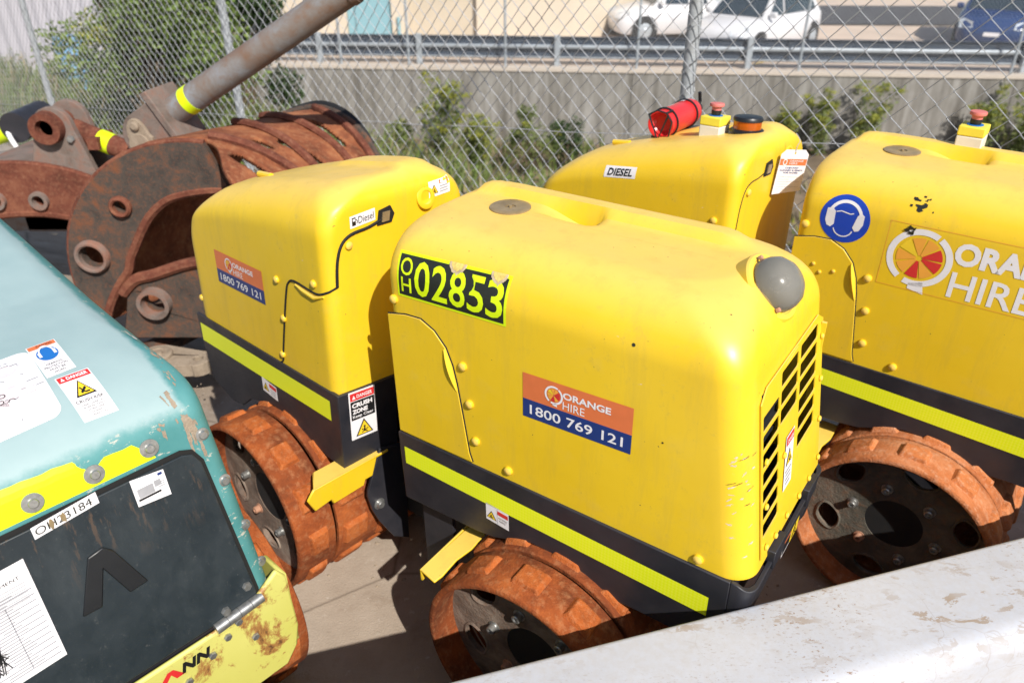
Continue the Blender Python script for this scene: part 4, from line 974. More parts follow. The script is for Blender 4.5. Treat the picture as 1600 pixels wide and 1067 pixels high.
# ------------------------------------------------------------------ rusty grabs on the left
def grab_main():
    root = thing('grapple', 'rusty demolition grab with slotted curved shell and long blue grey ram', 'grapple', Matrix.Translation((-1.5, 3.05, 0)))
    cx, cz = .19, .40; a = Vector((.36, .9, -.09))
    outer = [(cx+.6*math.cos(R(t)), cz+.6*math.sin(R(t))) for t in range(82, 205, 5)]
    inner = [(p.x, p.y) for p in smooth_path([(-.42, .0, 0), (-.36, .12, 0), (-.296, .265, 0), (-.224, .376, 0), (-.17, .44, 0), (-.145, .50, 0), (-.109, .558, 0), (-.06, .635, 0), (-.006, .702, 0), (.07, .76, 0), (.147, .785, 0), (.25, .80, 0), (.345, .80, 0)], 4)]
    holes = [circ(-.118, .736, .026, 18), circ(-.294, .514, .048, 24)]
    b = MB(); b.plate(outer+[(-.46, .0)]+inner, holes, .035, lambda x, z, h: Vector((x, -h, z))); pl = b.build('end_plate', 'grab_plate', root, bevel=.004)
    b = MB(); b.tube([Vector((x, -.02, z)) for x, z in inner[4:]], .022, 8); b.tube([Vector((x, -.02, z)) for x, z in outer], .014, 8); b.build('rim', 'grab_rust', pl)
    for x, z, r0, r1, d in ((-.118, .736, .028, .046, .026), (-.294, .514, .052, .074, .030)):
        b = MB(); b.lathe([(r0, .02), (r1, .02), (r1, .035+d*.6), (r1-.008, .035+d), (r0+.006, .035+d), (r0, .035+d*.8)], (x, 0, z), (0, -1, 0), 30, close=True); b.build('boss', 'grab_grey' if r1 > .06 else 'grab_rust', pl)
    # shell: swept sheet with slots cut through, and welded ribs
    slots = [(-.09, 64, -.13, 47, .036), (.235, 65, .225, 48, .038), (.62, 77, .52, 57, .036), (.14, 71, .13, 66, .026)]
    b = MB(); S, T = 140, 150; idx = {}; vs = []; fs = []
    def P(s, t, rad=.6): return Vector((cx+rad*math.cos(R(t)), 0, cz+rad*math.sin(R(t))))+a*s
    def cut(s, t):
        for s0, t0, s1, t1, wd in slots:
            p, q, r = Vector((s, t*R(1)*.6)), Vector((s0, t0*R(1)*.6)), Vector((s1, t1*R(1)*.6)); d = r-q; k = min(1, max(0, (p-q).dot(d)/d.dot(d)))
            if (q+d*k-p).length < wd: return True
        return False
    tl = [14+.75*i for i in range(100)]+[89+3*i for i in range(39)]
    def smax(t): return min(1.02, .62+(t-44)/56*.42)
    def smin(t): return -.30*(1-smoothstep(50, 84, t))
    for i in range(S+1):
        for t in tl:
            s = smin(t)+(smax(t)-smin(t))*i/S
            vs.append(P(s, t, .6+.006*noise.noise(Vector((s*6, t*.15, 0)))))
    n = len(tl)
    for i in range(S):
        for j in range(n-1):
            t = (tl[j]+tl[j+1])/2; s = smin(t)+(smax(t)-smin(t))*(i+.5)/S
            if cut(s, t): continue
            fs.append((i*n+j, i*n+j+1, (i+1)*n+j+1, (i+1)*n+j))
    b.add(vs, fs); sh = b.build('slotted_shell', 'shell_rust', root, smooth=40, solid=.022)
    b = MB()
    for s0, t0, s1, t1 in ((.02, 82, .03, 38), (.42, 97, .115, 38), (.68, 101, .36, 38), (.95, 92, .52, 38)):
        b.tube([P(s0+(s1-s0)*(k/16)**.8, t0+(t1-t0)*k/16, .622) for k in range(17)], .019, 7)
    b.build('rib', 'grab_rust', sh)
    b = MB(); b.tube([P(smax(t)-.005, t, .615) for t in range(40, 116, 4)], .020, 7); b.build('rim', 'grab_plate', sh)
    b = MB(); vs = []; fs = []
    for i, t in enumerate(range(50, 112, 3)):
        vs += [P(smax(t)-.02, t, .60), P(smax(t)+.01, t, .625+.02*math.sin((t-50)/62*3.1)), P(smax(t)+.03, t, .58)]
        if i: k = 3*i-3; fs += [(k, k+1, k+4, k+3), (k+1, k+2, k+5, k+4)]
    b.add(vs, fs); b.build('edge_plate', 'inner_black', sh, solid=.015)
    # second jaw, lower tooth near the ground
    b = MB(); lo = [(-.275, .10), (-.235, .22), (-.20, .34), (-.16, .385), (-.08, .40), (.12, .46), (.30, .46), (.36, .25), (.32, .10)]
    b.plate(lo, [circ(-.084, .287, .048, 22)], .04, lambda x, z, h: Vector((x, .02-h, z))); jw = b.build('jaw_tooth', 'grab_plate', root, bevel=.006)
    b = MB(); b.lathe([(.050, .0), (.074, .0), (.071, .062), (.053, .062)], (-.084, 0, .287), (0, -1, 0), 28, close=True); b.build('boss', 'grab_grey', jw)
    b = MB(); b.tube([Vector((x, -.02, z)) for x, z in smooth_path([(-.21, .34, 0), (-.15, .395, 0), (-.06, .42, 0), (.12, .48, 0), (.30, .48, 0)], 4) and [(p.x, p.y) for p in smooth_path([(-.22, .33, 0), (-.15, .395, 0), (-.06, .42, 0), (.12, .475, 0), (.30, .48, 0)], 4)]], .026, 8); b.build('rim', 'grab_rust', jw)
    b = MB(); b.tube([P(s_, 225, .55) for s_ in (0, .9)], .05); b.box((-.35, .2, .0), (.35, .9, .12)); b.build('lower_shell', 'grab_plate', root)
    # ram
    a0 = Vector((.02, .22, 1.03)); a1 = Vector((.95, .06, 1.575)); d = (a1-a0).normalized()
    b = MB(); b.lathe([(.057, .06), (.057, 2.2), (.04, 2.2), (.04, 2.6)], a0, d, 32); rm = b.build('ram', 'ram_paint', root)
    b = MB(); b.lathe([(.0582, .155), (.0582, .195)], a0, d, 32); b.build('tape', 'hivis', rm, recalc=True)
    b = MB(); b.lathe([(.061, 1.02), (.061, 1.045)], a0, d, 32); b.build('weld_band', 'ram_paint', rm)
    sd = d.cross(Vector((0, 0, 1))).normalized(); up = sd.cross(d)
    b = MB(); mC = Matrix((d, sd, up)).transposed().to_4x4(); mC.translation = a0
    b.box((.055, -.105, -.12), (.085, .105, .11), 0, mC)
    for y in (-.09, .07): b.plate([(-.055+.105*math.cos(R(t)), -.03+.105*math.sin(R(t))) for t in range(100, 271, 15)]+[(.06, -.12), (.06, .075)], [], .024, lambda x, z, h, y=y: mC @ Vector((x, y+h, z)))
    b.build('clevis', 'grab_grey', rm, bevel=.004)
    b = MB(); b.plate([(-.075+.064*math.cos(t)*(1 if math.sin(t) < 0 else .8)+.02*math.sin(t), -.028+.085*math.sin(t)) for t in [2*math.pi*i/28 for i in range(28)]], [], .018, lambda x, z, h: mC @ Vector((x, .095+h, z))); b.lathe([(.02, .11), (.02, .122), (.012, .128), (0, .128)], mC @ Vector((-.05, 0, .025)), sd, 16); b.cyl(mC @ Vector((-.085, -.1, -.045)), mC @ Vector((-.085, .12, -.045)), .048); b.build('pin', 'dirt_steel', rm, bevel=.003)
    b = MB(); b.plate([(-.16, .9), (-.02, .9), (.06, .98), (.0, 1.02), (-.08, 1.0)], [], .10, lambda x, z, h: Vector((x, .20+h, z))); b.build('mounting_lug', 'grab_rust', root)
grab_main()
def grab_second():
    root = thing('grapple', 'second rusty grab behind the teal roller with open clevis and taped rod', 'grapple', Matrix.Translation((-2.5, 4.0, 0)))
    q = lambda x, z, h: Vector((x, -h, z))
    up = [(p.x, p.y) for p in smooth_path([(-.62, .52, 0), (-.4, .60, 0), (-.2, .63, 0), (.0, .62, 0), (.2, .57, 0), (.36, .48, 0), (.45, .34, 0)], 5)]
    lo = [(p.x, p.y) for p in smooth_path([(.38, .20, 0), (.28, .28, 0), (.12, .33, 0), (-.1, .36, 0), (-.35, .34, 0), (-.62, .26, 0)], 5)]
    b = MB(); b.plate(up+lo, [circ(-.05, .43, .03, 18), circ(-.28, .44, .03, 18)], .05, q); pl = b.build('end_plate', 'grab_rust', root, bevel=.006)
    b = MB(); b.tube([Vector((x, -.03, z)) for x, z in lo], .026, 8); b.tube([Vector((x, -.03, z)) for x, z in up], .018, 8); b.build('rim', 'grab_rust', pl)
    for x in (-.05, -.28): b = MB(); b.lathe([(.03, .04), (.052, .04), (.050, .072), (.032, .072)], (x, 0, .435), (0, -1, 0), 24, close=True); b.build('boss', 'grab_grey', pl)
    b = MB(); vs = []; fs = []
    for i, (x, z) in enumerate(up):
        vs += [Vector((x, .0, z)), Vector((x+.05, .65, z+.0)), Vector((x+.05, .65, z-.03)), Vector((x, 0, z-.03))]
        if i:
            k = 4*i-4
            for j in range(4): fs.append((k+j, k+(j+1) % 4, k+4+(j+1) % 4, k+4+j))
    b.add(vs, fs); b.box((-.6, .6, 0), (.4, .65, .5)); b.build('shell', 'grab_grey', root, smooth=40)
    lg = MB()
    for y in (.02, .19):
        pts = [(.12+.10*math.cos(R(t)), .82+.10*math.sin(R(t))) for t in range(0, 181, 15)]+[(-.06, .58), (.30, .50)]
        lg.plate(pts, [circ(.10, .82, .035, 18)], .04, lambda x, z, h, y=y: Vector((x, y-h, z)))
    lo_ = lg.build('clevis', 'grab_grey', root, bevel=.006)
    b = MB(); b.lathe([(.04, 0), (.085, 0), (.08, .05), (.045, .05)], (.10, -.02, .82), (0, -1, 0), 28, close=True); b.lathe([(.04, 0), (.0, .0)], (.1, -.03, .82), (0, -1, 0), 20); b.cyl((.10, -.03, .82), (.10, .26, .82), .05); b.build('pin', 'grab_rust', lo_)
    b = MB(); p0, p1 = Vector((.16, .10, .78)), Vector((.85, -.02, .52)); b.cyl(p0, p1, .055, n=20); b.box((-.03, -.09, -.03), (.03, .09, .03), 0, Matrix.Translation(p0.lerp(p1, .2))); rd = b.build('rod', 'grab_rust', root)
    b = MB(); d = (p1-p0).normalized(); b.cyl(p0+d*.15, p0+d*.22, .0575, n=20); b.build('tape', 'hivis', rd)
    bolt(lo_, (.20, -.02, .76), (0, -1, 0), .02, .02)
grab_second()
def far_ram():
    root = thing('hydraulic_ram', 'dark blue grey ram with yellow tape and pale hoses at the left edge', 'ram', Matrix.Translation((-3.0, 4.7, 0)))
    b = MB(); b.cyl((-.65, 0, .45), (.0, .1, .65), .065, n=24); b.cyl((.02, -.10, .66), (.02, .22, .66), .09, n=24); r = b.build('barrel', 'dark', root)
    b = MB(); b.cyl((-.24, .063, .576), (-.15, .077, .604), .068, n=24); b.build('tape', 'hivis', r)
    for x in (-.22, -.06):
        b = MB(); b.tube(smooth_path([(x, -.05, .66), (x+.05, -.12, .60), (x+.14, -.18, .49), (x+.20, -.18, .42)]), .014, 8); b.build('hose', 'white', r)
    b = MB(); b.plate([(-.6, .0), (-.6, .40), (-.3, .46), (.0, .50), (.2, .47), (.34, .38), (.36, .0)], [], .2, lambda x, z, h: Vector((x, .1+h-.2, z))); b.build('frame', 'ram_paint', root, bevel=.02)
far_ram()
def link_plate():
    b = MB(); m = Matrix.Translation((-1.51, 2.93, .0)) @ Matrix.Rotation(R(-6), 4, 'Z')
    pts = [(p[0]-.09, p[1]) for p in circ(0, 0, .10, 26) if p[0] < .02]+[(.10, -.06)]+[(p[0]+.10, p[1]) for p in circ(0, 0, .065, 22) if p[0] > 0]+[(.10, .065)]
    import functools
    pts = sorted(pts, key=lambda p: math.atan2(p[1], p[0]))
    b.plate(pts, [circ(.105, 0, .022, 14)], .06, lambda x, y, h: m @ Vector((x, y*1.0, h)))
    b.lathe([(.062, .06), (.062, .075), (.045, .078), (.04, .07), (.02, .07), (.018, .08), (0, .08)], m @ Vector((-.08, 0, 0)), (0, 0, 1), 26); o = b.build('link_plate', 'dirt_steel', None, bevel=.006)
    tag(o, 'dusty steel link plate lying flat on the ground under the grab', 'steel link')
link_plate()

# ------------------------------------------------------------------ ground, bank, street
FP, FD, FN = Vector((.70, 3.2)), Vector((.765, -.644)), Vector((.644, .765))
def bank_z(x, y):
    d = Vector((x, y))-FP; s = d.dot(FN); t = d.dot(FD); k = smoothstep(-.46, -.30, x/max(y, 1))
    return -.03-(.1+.31*k)*min(8.7, max(0, s-.3))-.8*(1-k)*min(1, max(0, (s+2)/2))
def sheets():
    b = MB(); nx, ny = 70, 60; vs = []; fs = []
    for j in range(ny+1):
        s = -14+14.32*j/ny
        for i in range(nx+1):
            t = -22+34*i/nx; p = FP+FD*t+FN*s; vs.append((p.x, p.y, min(0, bank_z(p.x, p.y)+.03)))
    for j in range(ny):
        for i in range(nx): a = j*(nx+1)+i; fs.append((a, a+1, a+nx+2, a+nx+1))
    b.add(vs, fs); struct(b.build('ground', 'concrete', None))
    b = MB(); vs = []; fs = []; nx, ny = 110, 90
    for j in range(ny+1):
        s = .25+26*(j/ny)**1.4
        for i in range(nx+1):
            t = -40+62*i/nx; p = FP+FD*t+FN*s; z = bank_z(p.x, p.y)
            z += (.10*noise.noise(Vector((p.x*.9, p.y*.9, 0)))+.05*noise.noise(Vector((p.x*3, p.y*3, 1))))*min(1, max(0, s-.5))
            if p.y > 20.2-.095*p.x and p.x > -8: z = min(z, -4.2)
            vs.append((p.x, p.y, z))
    for j in range(ny):
        for i in range(nx): a = j*(nx+1)+i; fs.append((a, a+1, a+nx+2, a+nx+1))
    b.add(vs, fs); struct(b.build('bank', 'bank_soil', None))
    zr = -1.75
    def wl(x): return 19.9-.0955*(x-0)     # wall line
    b = MB(); vs = []; fs = []
    xs = [-9+2*i for i in range(26)]
    for x in xs: vs += [(x, wl(x)+.28, zr-.004), (x*2.2, 62, zr+.3)]
    for i in range(len(xs)-1): fs.append((2*i, 2*i+2, 2*i+3, 2*i+1))
    b.add(vs, fs); struct(b.build('pavement', 'pavement', None))
    b = MB(); b.add([(6.5, 27.3, zr+.09), (40, 25.5, zr+.09), (44, 30, zr+.12), (7.2, 32.5, zr+.12)], [(0, 1, 2, 3)]); struct(b.build('road', 'dark_road', None))  # darker strip of street surface behind the cars
    b = MB(); b.add([(6.0, 20.3, zr+.004), (6.15, 20.3, zr+.004), (8.3, 22.3, zr+.006), (8.15, 22.3, zr+.006)], [(0, 1, 2, 3)]); struct(b.build('road_marking', 'line_paint', None))
    # retaining wall
    rt = thing('retaining_wall', 'stained grey concrete retaining wall under the street', 'wall', Matrix.Identity(4))
    b = MB()
    for x0 in range(-9, 36, 3): b.add([Vector((x, wl(x)+dy, z)) for dy in (0, .3) for x, z in ((x0+.006, -4.6), (x0+2.994, -4.6), (x0+2.994, zr-.06), (x0+.006, zr-.06))], [(0,1,2,3), (7,6,5,4), (0,4,5,1), (1,5,6,2), (2,6,7,3), (3,7,4,0)])
    b.add([Vector((x, wl(x)+.08, z)) for x, z in ((-9, -4.6), (36, -4.6), (36, -1.82), (-9, -1.82))], [(0,1,2,3)]); b.build('panel', 'wallc', rt, smooth=0)
    b = MB(); b.add([Vector((x, wl(x)+dy, z)) for dy in (-.03, .34) for x, z in ((-9, zr-.06), (36, zr-.06), (36, zr+.02), (-9, zr+.02))], [(0,1,2,3), (7,6,5,4), (0,4,5,1), (1,5,6,2), (2,6,7,3), (3,7,4,0)]); b.build('coping', 'wall_cap', rt, smooth=0)
    # guard rail
    gr = thing('guard_rail', 'dark galvanised W beam guard rail above the retaining wall', 'guard rail', Matrix.Identity(4))
    prof = [(.0, -.26), (-.05, -.235), (-.05, -.20), (.03, -.14), (.03, -.05), (-.06, .0), (-.06, .07), (.02, .12), (.02, .20), (-.03, .25), (.0, .27)]
    b = MB(); vs = []; fs = []; xs = [-7+.5*i for i in range(60)]; k = len(prof)
    for i, x in enumerate(xs):
        for y, z in prof: vs.append((x, wl(x)+.55+y, zr+.42+z))
        if i:
            for j in range(k-1): a = (i-1)*k+j; fs.append((a, a+1, a+k+1, a+k))
    b.add(vs, fs); rl = b.build('rail', 'rail_steel', gr, smooth=25, solid=.006)
    for y, z, h in ((-.068, .035, .085), (-.058, -.222, .035)):
        b = MB(); vs = []; fs = []
        for i, x in enumerate(xs):
            vs += [(x, wl(x)+.55+y, zr+.42+z-h/2), (x, wl(x)+.55+y-.02, zr+.42+z), (x, wl(x)+.55+y, zr+.42+z+h/2)]
            if i: a = 3*i-3; fs += [(a, a+1, a+4, a+3), (a+1, a+2, a+5, a+4)]
        b.add(vs, fs); b.build('ridge', 'rail_bright', rl, smooth=60)  # bright strips paint sunlit ridges onto the darker rail
    for x in (-4.95, -2.35, 1.15, 5.85, 12.3, 17): b = MB(); b.box((x-.07, wl(x)+.36, zr), (x+.07, wl(x)+.48, zr+.74)); b.build('post', 'rail_bright', gr, bevel=.01)
    # second fence, on the wall
    f2 = thing('chain_fence', 'thin far chain link fence standing on top of the retaining wall', 'fence', Matrix.Identity(4))
    b = MB(); W = .085; n = int(26/W)
    for i in range(-24, n):
        for sg in (-1, 1):
            x0 = -6+i*W; H = 2.1; dx = H*.9*sg
            if sg < 0: x0 += H*.9
            pts = [Vector((x0, wl(x0)+.15+.004*sg, zr+.02)), Vector((x0+dx, wl(x0+dx)+.15+.004*sg, zr+.02+H))]
            b.tube(pts, .0017, 3)
    b.build('mesh', 'galv_wire', f2, smooth=0, recalc=False)
    for x in (-4.35, -2.6, -.15, 3.1, 7.0, 11.9, 16.5): b = MB(); b.cyl((x, wl(x)+.15, zr), (x, wl(x)+.15, zr+2.15), .032, n=10); b.build('post', 'rail_bright', f2)
    return wl, zr
wl, ZR = sheets()

# ------------------------------------------------------------------ near chain-link fence
def near_fence():
    f = thing('chain_fence', 'galvanised chain link fence with wired posts directly behind the machines', 'fence', Matrix.Identity(4))
    W, H = .044, .088
    def P(t, z, off=0): q = FP+FD*t+FN*off; return Vector((q.x, q.y, z+.125*t))
    b = MB(); t = -9.6; i = 0; N = 52
    while t < 2.9:
        j = noise.noise(Vector((t*.7, 0, 0)))*.01
        pts = []
        for k in range(N+1):
            sg = 1 if (k+i) % 2 else -1
            if k: pts.append(P(t+sg*W*.5-.006*sg, .06+H/2*k-.004, .0028*sg+j)) if False else None
            pts.append(P(t+sg*(W*.5+.0015), .06+H/2*k, .0022*sg*(1 if i % 2 else -1)+j))
        b.tube([p for p in pts if p is not None], .0023, 4); t += W; i += 1
    b.build('mesh', 'galv_wire', f, smooth=60, recalc=False)
    b = MB()
    for z in (.12, .95, 2.05):
        b.tube([P(-9.6+.25*k, z+.02+.004*math.sin(k*1.7), -.004) for k in range(51)], .002, 5)
    b.build('tension_wire', 'galv_wire', f)
    for t in (-6.82, -3.43, .0, 3.4):
        b = MB(); a, c = P(t, -.35, .035), P(t, 2.3, .035); b.cyl(a, c, .0275, n=20); p = b.build('post', 'galv', f)
        b = MB(); pts = []
        for k in range(150): an = k*.55; q = a.lerp(c, .25+k/150*.7); pts.append(q+Vector((math.cos(an)*.031, math.sin(an)*.031, 0)))
        b.tube(pts, .0016, 4); b.build('tie_wire', 'galv_wire', p)
near_fence()

# ------------------------------------------------------------------ buildings and vehicles across the street
def buildings():
    bd = thing('building', 'beige rendered building with narrow teal door across the street', 'building', Matrix.Identity(4))
    b = MB(); Y = 23.7
    b.box((-7, Y, ZR), (-4.75, Y+6, 5)); b.box((-3.45, Y, ZR), (-2.95, Y+6, 5)); b.box((-4.75, Y+.12, ZR+3.2), (-3.45, Y+6, 5)); b.box((-1.0, Y, ZR), (1.7, Y+3, 5)); b.build('wall', 'beige_wall', bd, smooth=0)
    b = MB(); b.box((-2.95, Y+.25, ZR), (-1.0, Y+6, 5)); b.build('wall', 'tan_wall', bd, smooth=0)
    b = MB(); b.add([(1.7, Y, ZR), (5.6, 28.6, ZR), (5.6, 28.6, 5), (1.7, Y, 5), (1.7, 31, ZR), (5.6, 31, ZR), (5.6, 31, 5), (1.7, 31, 5)], [(0,1,2,3), (1,5,6,2), (5,4,7,6), (4,0,3,7), (3,2,6,7)]); b.build('wall', 'beige_wall', bd, smooth=0)
    b = MB(); b.box((-4.5, Y+.06, ZR), (-3.55, Y+.12, ZR+3.0)); b.box((-4.74, Y+.13, ZR), (-3.46, Y+.2, ZR+3.2)); b.build('door', 'teal_door', bd, smooth=0)
    b = MB(); b.cyl((-3.25, Y-.06, ZR), (-3.25, Y-.06, ZR+.75), .05); b.build('drain_pipe', 'teal_door', bd)
    sh = thing('shed', 'pale grey corrugated shed wall behind the weeds at the left', 'shed', Matrix.Identity(4))
    b = MB(); vs = []; fs = []
    for i in range(260): x = -19+i*.045; vs += [(x, 15.2+.02*math.sin(i*1.26), -2.2), (x, 15.2+.02*math.sin(i*1.26), 3.2)]
    for i in range(259): fs.append((2*i, 2*i+2, 2*i+3, 2*i+1))
    b.add(vs, fs); b.build('cladding', 'corrugated', sh, smooth=60)
    b = MB(); b.box((-19, 15.3, -2.2), (-7.5, 19, 3.2)); b.add([(-19.2, 14.9, 3.2), (-7.3, 14.9, 3.2), (-7.3, 19.2, 3.9), (-19.2, 19.2, 3.9)], [(0, 1, 2, 3)]); b.build('frame', 'corrugated', sh, smooth=0)
    b = MB(); b.lathe([(.24, 0), (.27, .02), (.27, .3), (.28, .32), (.27, .34), (.27, .6), (.28, .62), (.27, .64), (.27, .86), (.24, .88), (.1, .88), (0, .87)], (-7.75, 14.2, -1.05), (0, 0, 1), 24)
    tag(b.build('barrel', 'barrel_blue', None), 'blue plastic barrel among the weeds in front of the grey shed', 'barrel')
buildings()
def car(name, label, paint, pos, heading, L=4.1, Wd=1.72, Ht=1.45, pickup=False):
    m = Matrix.Translation(pos) @ Matrix.Rotation(heading, 4, 'Z')   # +x is forward, origin mid wheelbase on the ground
    root = thing(name, label, 'car', m); hw = Wd/2; f = L/2
    # body by stations: x, lower z, belt z, half width
    st = [(f, .38, .60, .62), (f-.06, .25, .72, .76), (f-.25, .20, .80, .84), (f-.7, .20, .90, hw), (f-1.15, .20, .97, hw), (0, .20, .98, hw), (-f+.9, .20, 1.0, hw), (-f+.3, .24, 1.0, hw-.04), (-f+.03, .36, .96, hw-.14), (-f, .45, .85, hw-.2)]
    b = MB(); vs = []; fs = []; sec = 10
    for x, zl, zb, w_ in st:
        for k in range(sec):
            P = [(-w_*.9, zl), (-w_, zl+.14), (-w_*1.0, (zl+zb)/2+.05), (-w_*.96, zb-.06), (-w_*.86, zb), (w_*.86, zb), (w_*.96, zb-.06), (w_, (zl+zb)/2+.05), (w_, zl+.14), (w_*.9, zl)]
            vs.append((x, P[k][0], P[k][1]))
    for i in range(len(st)-1):
        for k in range(sec): a = i*sec; fs.append((a+k, a+(k+1) % sec, a+sec+(k+1) % sec, a+sec+k))
    fs += [tuple(range(sec)), tuple((len(st)-1)*sec+k for k in reversed(range(sec)))]
    b.add(vs, fs); body = b.build('body', paint, root, smooth=50)
    xb = -f+.25 if not pickup else -.55
    cab = [(f-1.05, .96, hw*.86), (f-1.75, Ht-.04, hw*.70), (f-2.2, Ht, hw*.70), (xb+.55, Ht-.03, hw*.69), (xb, 1.0, hw*.84)]
    b = MB(); vs = []; fs = []
    for x, z, w_ in cab: vs += [(x, -w_, z), (x, w_, z)]
    lo = [(cab[0][0], .95, hw*.88), (cab[-1][0], .95, hw*.88)]
    for x, z, w_ in lo: vs += [(x, -w_, z), (x, w_, z)]
    for i in range(len(cab)-1): fs.append((2*i, 2*i+1, 2*i+3, 2*i+2))
    fs += [(0, 2, 4, 6, 8, 12, 10), (1, 11, 13, 9, 7, 5, 3)]
    b.add(vs, fs); b.build('cabin', paint, root, smooth=30)
    g = MB()
    def lerp3(a, c, t): return tuple(a[i]+(c[i]-a[i])*t for i in range(3))
    a0, a1 = cab[0], cab[1]; p, q = lerp3(a0, a1, .08), lerp3(a0, a1, .92)
    g.add([(p[0]+.02, -p[2]*.93, p[1]+.012), (p[0]+.02, p[2]*.93, p[1]+.012), (q[0]+.02, q[2]*.92, q[1]+.012), (q[0]+.02, -q[2]*.92, q[1]+.012)], [(0, 1, 2, 3)]); g.build('windscreen', 'glass_dark', root, smooth=0)
    for sg in (-1, 1):
        for x0, x1, x2, x3 in ((f-1.32, f-1.86, f-2.1, f-2.1), (f-2.2, f-2.2, xb+.62, xb+.3)):
            if x0 <= x3 or x1 <= x2: continue
            g = MB(); za, zb = 1.02, Ht-.09; ya, yb = hw*.865, hw*.725
            g.add([(x0, sg*(ya+.012), za), (x1, sg*(yb+.02), zb), (x2, sg*(yb+.02), zb), (x3, sg*(ya+.012), za)], [(0, 1, 2, 3)]); g.build('side_window', 'glass_dark', root, smooth=0)
        g = MB(); g.box((f-1.35, sg*(hw+.02)-.09, 1.0), (f-1.22, sg*(hw+.02)+.09, 1.14)); g.build('mirror', paint, root, bevel=.03)
        g = MB(); g.add([(f-.12, sg*.50, .78), (f-.02, sg*.48, .64), (f-.10, sg*.80, .62), (f-.42, sg*.845, .80), (f-.38, sg*.74, .84)], [(0, 1, 2, 3, 4)])
        for i, v in enumerate(g.v): g.v[i] = (v[0]+.035, v[1]*1.01, v[2]+.012)
        g.build('headlight', 'lamp_clear', root, smooth=0)
        for x in (f-.82, -f+.72):
            wb = MB(); wb.lathe([(.0, .1), (.20, .1), (.21, .105), (.30, .10), (.32, .08), (.32, -.08), (0, -.08)], (x, sg*(hw-.08), .32), (0, sg, 0), 28); wo = wb.build('wheel', 'tyre', root)
            rb = MB(); rb.lathe([(.0, .118), (.06, .118), (.08, .105), (.18, .112), (.20, .104)], (x, sg*(hw-.08), .32), (0, sg, 0), 24); rb.build('rim', 'rail_bright', wo)
            ab = MB(); ab.lathe([(.0, .075), (.385, .075), (.385, -.3), (0, -.3)], (x, sg*(hw-.075), .34), (0, sg, 0), 28); ab.build('wheel_arch', 'inner_black', root)
    g = MB(); g.plate([(-.55, .0), (.55, .0), (.5, .16), (-.5, .16)], [], .02, lambda y, z, h: Vector((f-.03+h, y, .36+z))); g.build('bumper_grille', 'inner_black', root)
    g = MB(); g.box((f+.0, -.19, .46), (f+.012, .19, .56)); g.build('number_plate', 'sticker_white', root)
    return root
hd = math.atan2(-.71, -.70)
car('parked_car', 'white hatchback parked side on behind the guard rail', 'white_car', (6.75, 22.5, ZR), hd, 4.5, 1.88, 1.6)
car('parked_car', 'white utility parked beside the beige building with only its nose in view', 'white_car', (5.45, 25.1, ZR), math.pi+.12, 4.9, 1.8, 1.7, True)
car('parked_car', 'dark blue wagon parked at the right edge beyond the fence', 'blue_car', (14.0, 23.7, ZR), math.atan2(-.85, -.5), 4.6, 1.85, 1.65)

# ------------------------------------------------------------------ plants
def leaves(mb, c, rad, n, size, rr, m=0, hang=0, shell=.35):
    for _ in range(n):
        while True:
            d = Vector((rr.uniform(-1, 1), rr.uniform(-1, 1), rr.uniform(-1, 1)))
            if shell*.5 < d.length < 1: break
        p = Vector(c)+Vector((d.x*rad[0], d.y*rad[1], d.z*rad[2])); s = size*rr.uniform(.6, 1.3)
        a = Vector((rr.gauss(0, 1), rr.gauss(0, 1), rr.gauss(0, .7)-hang)).normalized(); b = a.cross(Vector((rr.gauss(0, 1), rr.gauss(0, 1), rr.gauss(0, 1)))).normalized()
        mb.add([p, p+a*s*.5+b*s*.22, p+a*s, p+a*s*.5-b*s*.22], [(0, 1, 2, 3)], m)
def shrub(name, label, cat, base, h, rad, n, size, mats, seed, group=None, clumps=9, stems=5, yellow=.0):
    rr = random.Random(seed); root = thing(name, label, cat, Matrix.Translation(base), group)
    st = MB(); cr = MB()
    for k in range(clumps):
        a = rr.uniform(0, 6.28); rd = rad*math.sqrt(rr.uniform(0, 1)); z = h*rr.uniform(.25, .92)
        c = Vector((math.cos(a)*rd*(1.1-.5*z/h), math.sin(a)*rd*(1.1-.5*z/h), z)); q = rad*rr.uniform(.35, .6)
        leaves(cr, c, (q, q, q*rr.uniform(.7, 1.2)), n//clumps, size, rr)
        st.tube(smooth_path([(0, 0, 0), (c.x*.35+rr.uniform(-.05, .05), c.y*.35, z*.5), c], 4), lambda t: max(.004, (.018+.02*rad)*(1-.8*t)), 5)
        if yellow and rr.random() < yellow: leaves(cr, c+Vector((0, 0, q*.6)), (q*.7, q*.7, q*.3), n//clumps//2, size*.7, rr, 1)
    st.build('stem', 'trunk', root); cr.build('foliage', mats, root, smooth=0, recalc=False); return root
def fennel(base, h, seed, label, spread=.45, n=12, group='yellow green fennel plants on the bank'):
    rr = random.Random(seed); root = thing('fennel_plant', label, 'plant', Matrix.Translation(base), group); st = MB(); fo = MB()
    for k in range(n):
        a = rr.uniform(0, 6.28); hh = h*rr.uniform(.45, 1); rd = spread*rr.uniform(.1, 1); tip = Vector((math.cos(a)*rd, math.sin(a)*rd, hh))
        path = smooth_path([(0, 0, 0), tip*.5+Vector((rr.uniform(-.05, .05), rr.uniform(-.05, .05), .05*hh)), tip], 5); st.tube(path, lambda t: .010*(1-.7*t), 4)
        for p in path[2:]: leaves(fo, p, (.15, .15, .12), 11, .10, rr, 0)
        for _ in range(3):
            u = tip+Vector((rr.uniform(-.12, .12), rr.uniform(-.12, .12), rr.uniform(-.15, .05))); leaves(fo, u, (.10, .10, .035), 44, .055, rr, 1)
    st.build('stem', 'stalk', root); fo.build('foliage', ['leaf_weed', 'leaf_yellow'], root, smooth=0, recalc=False)
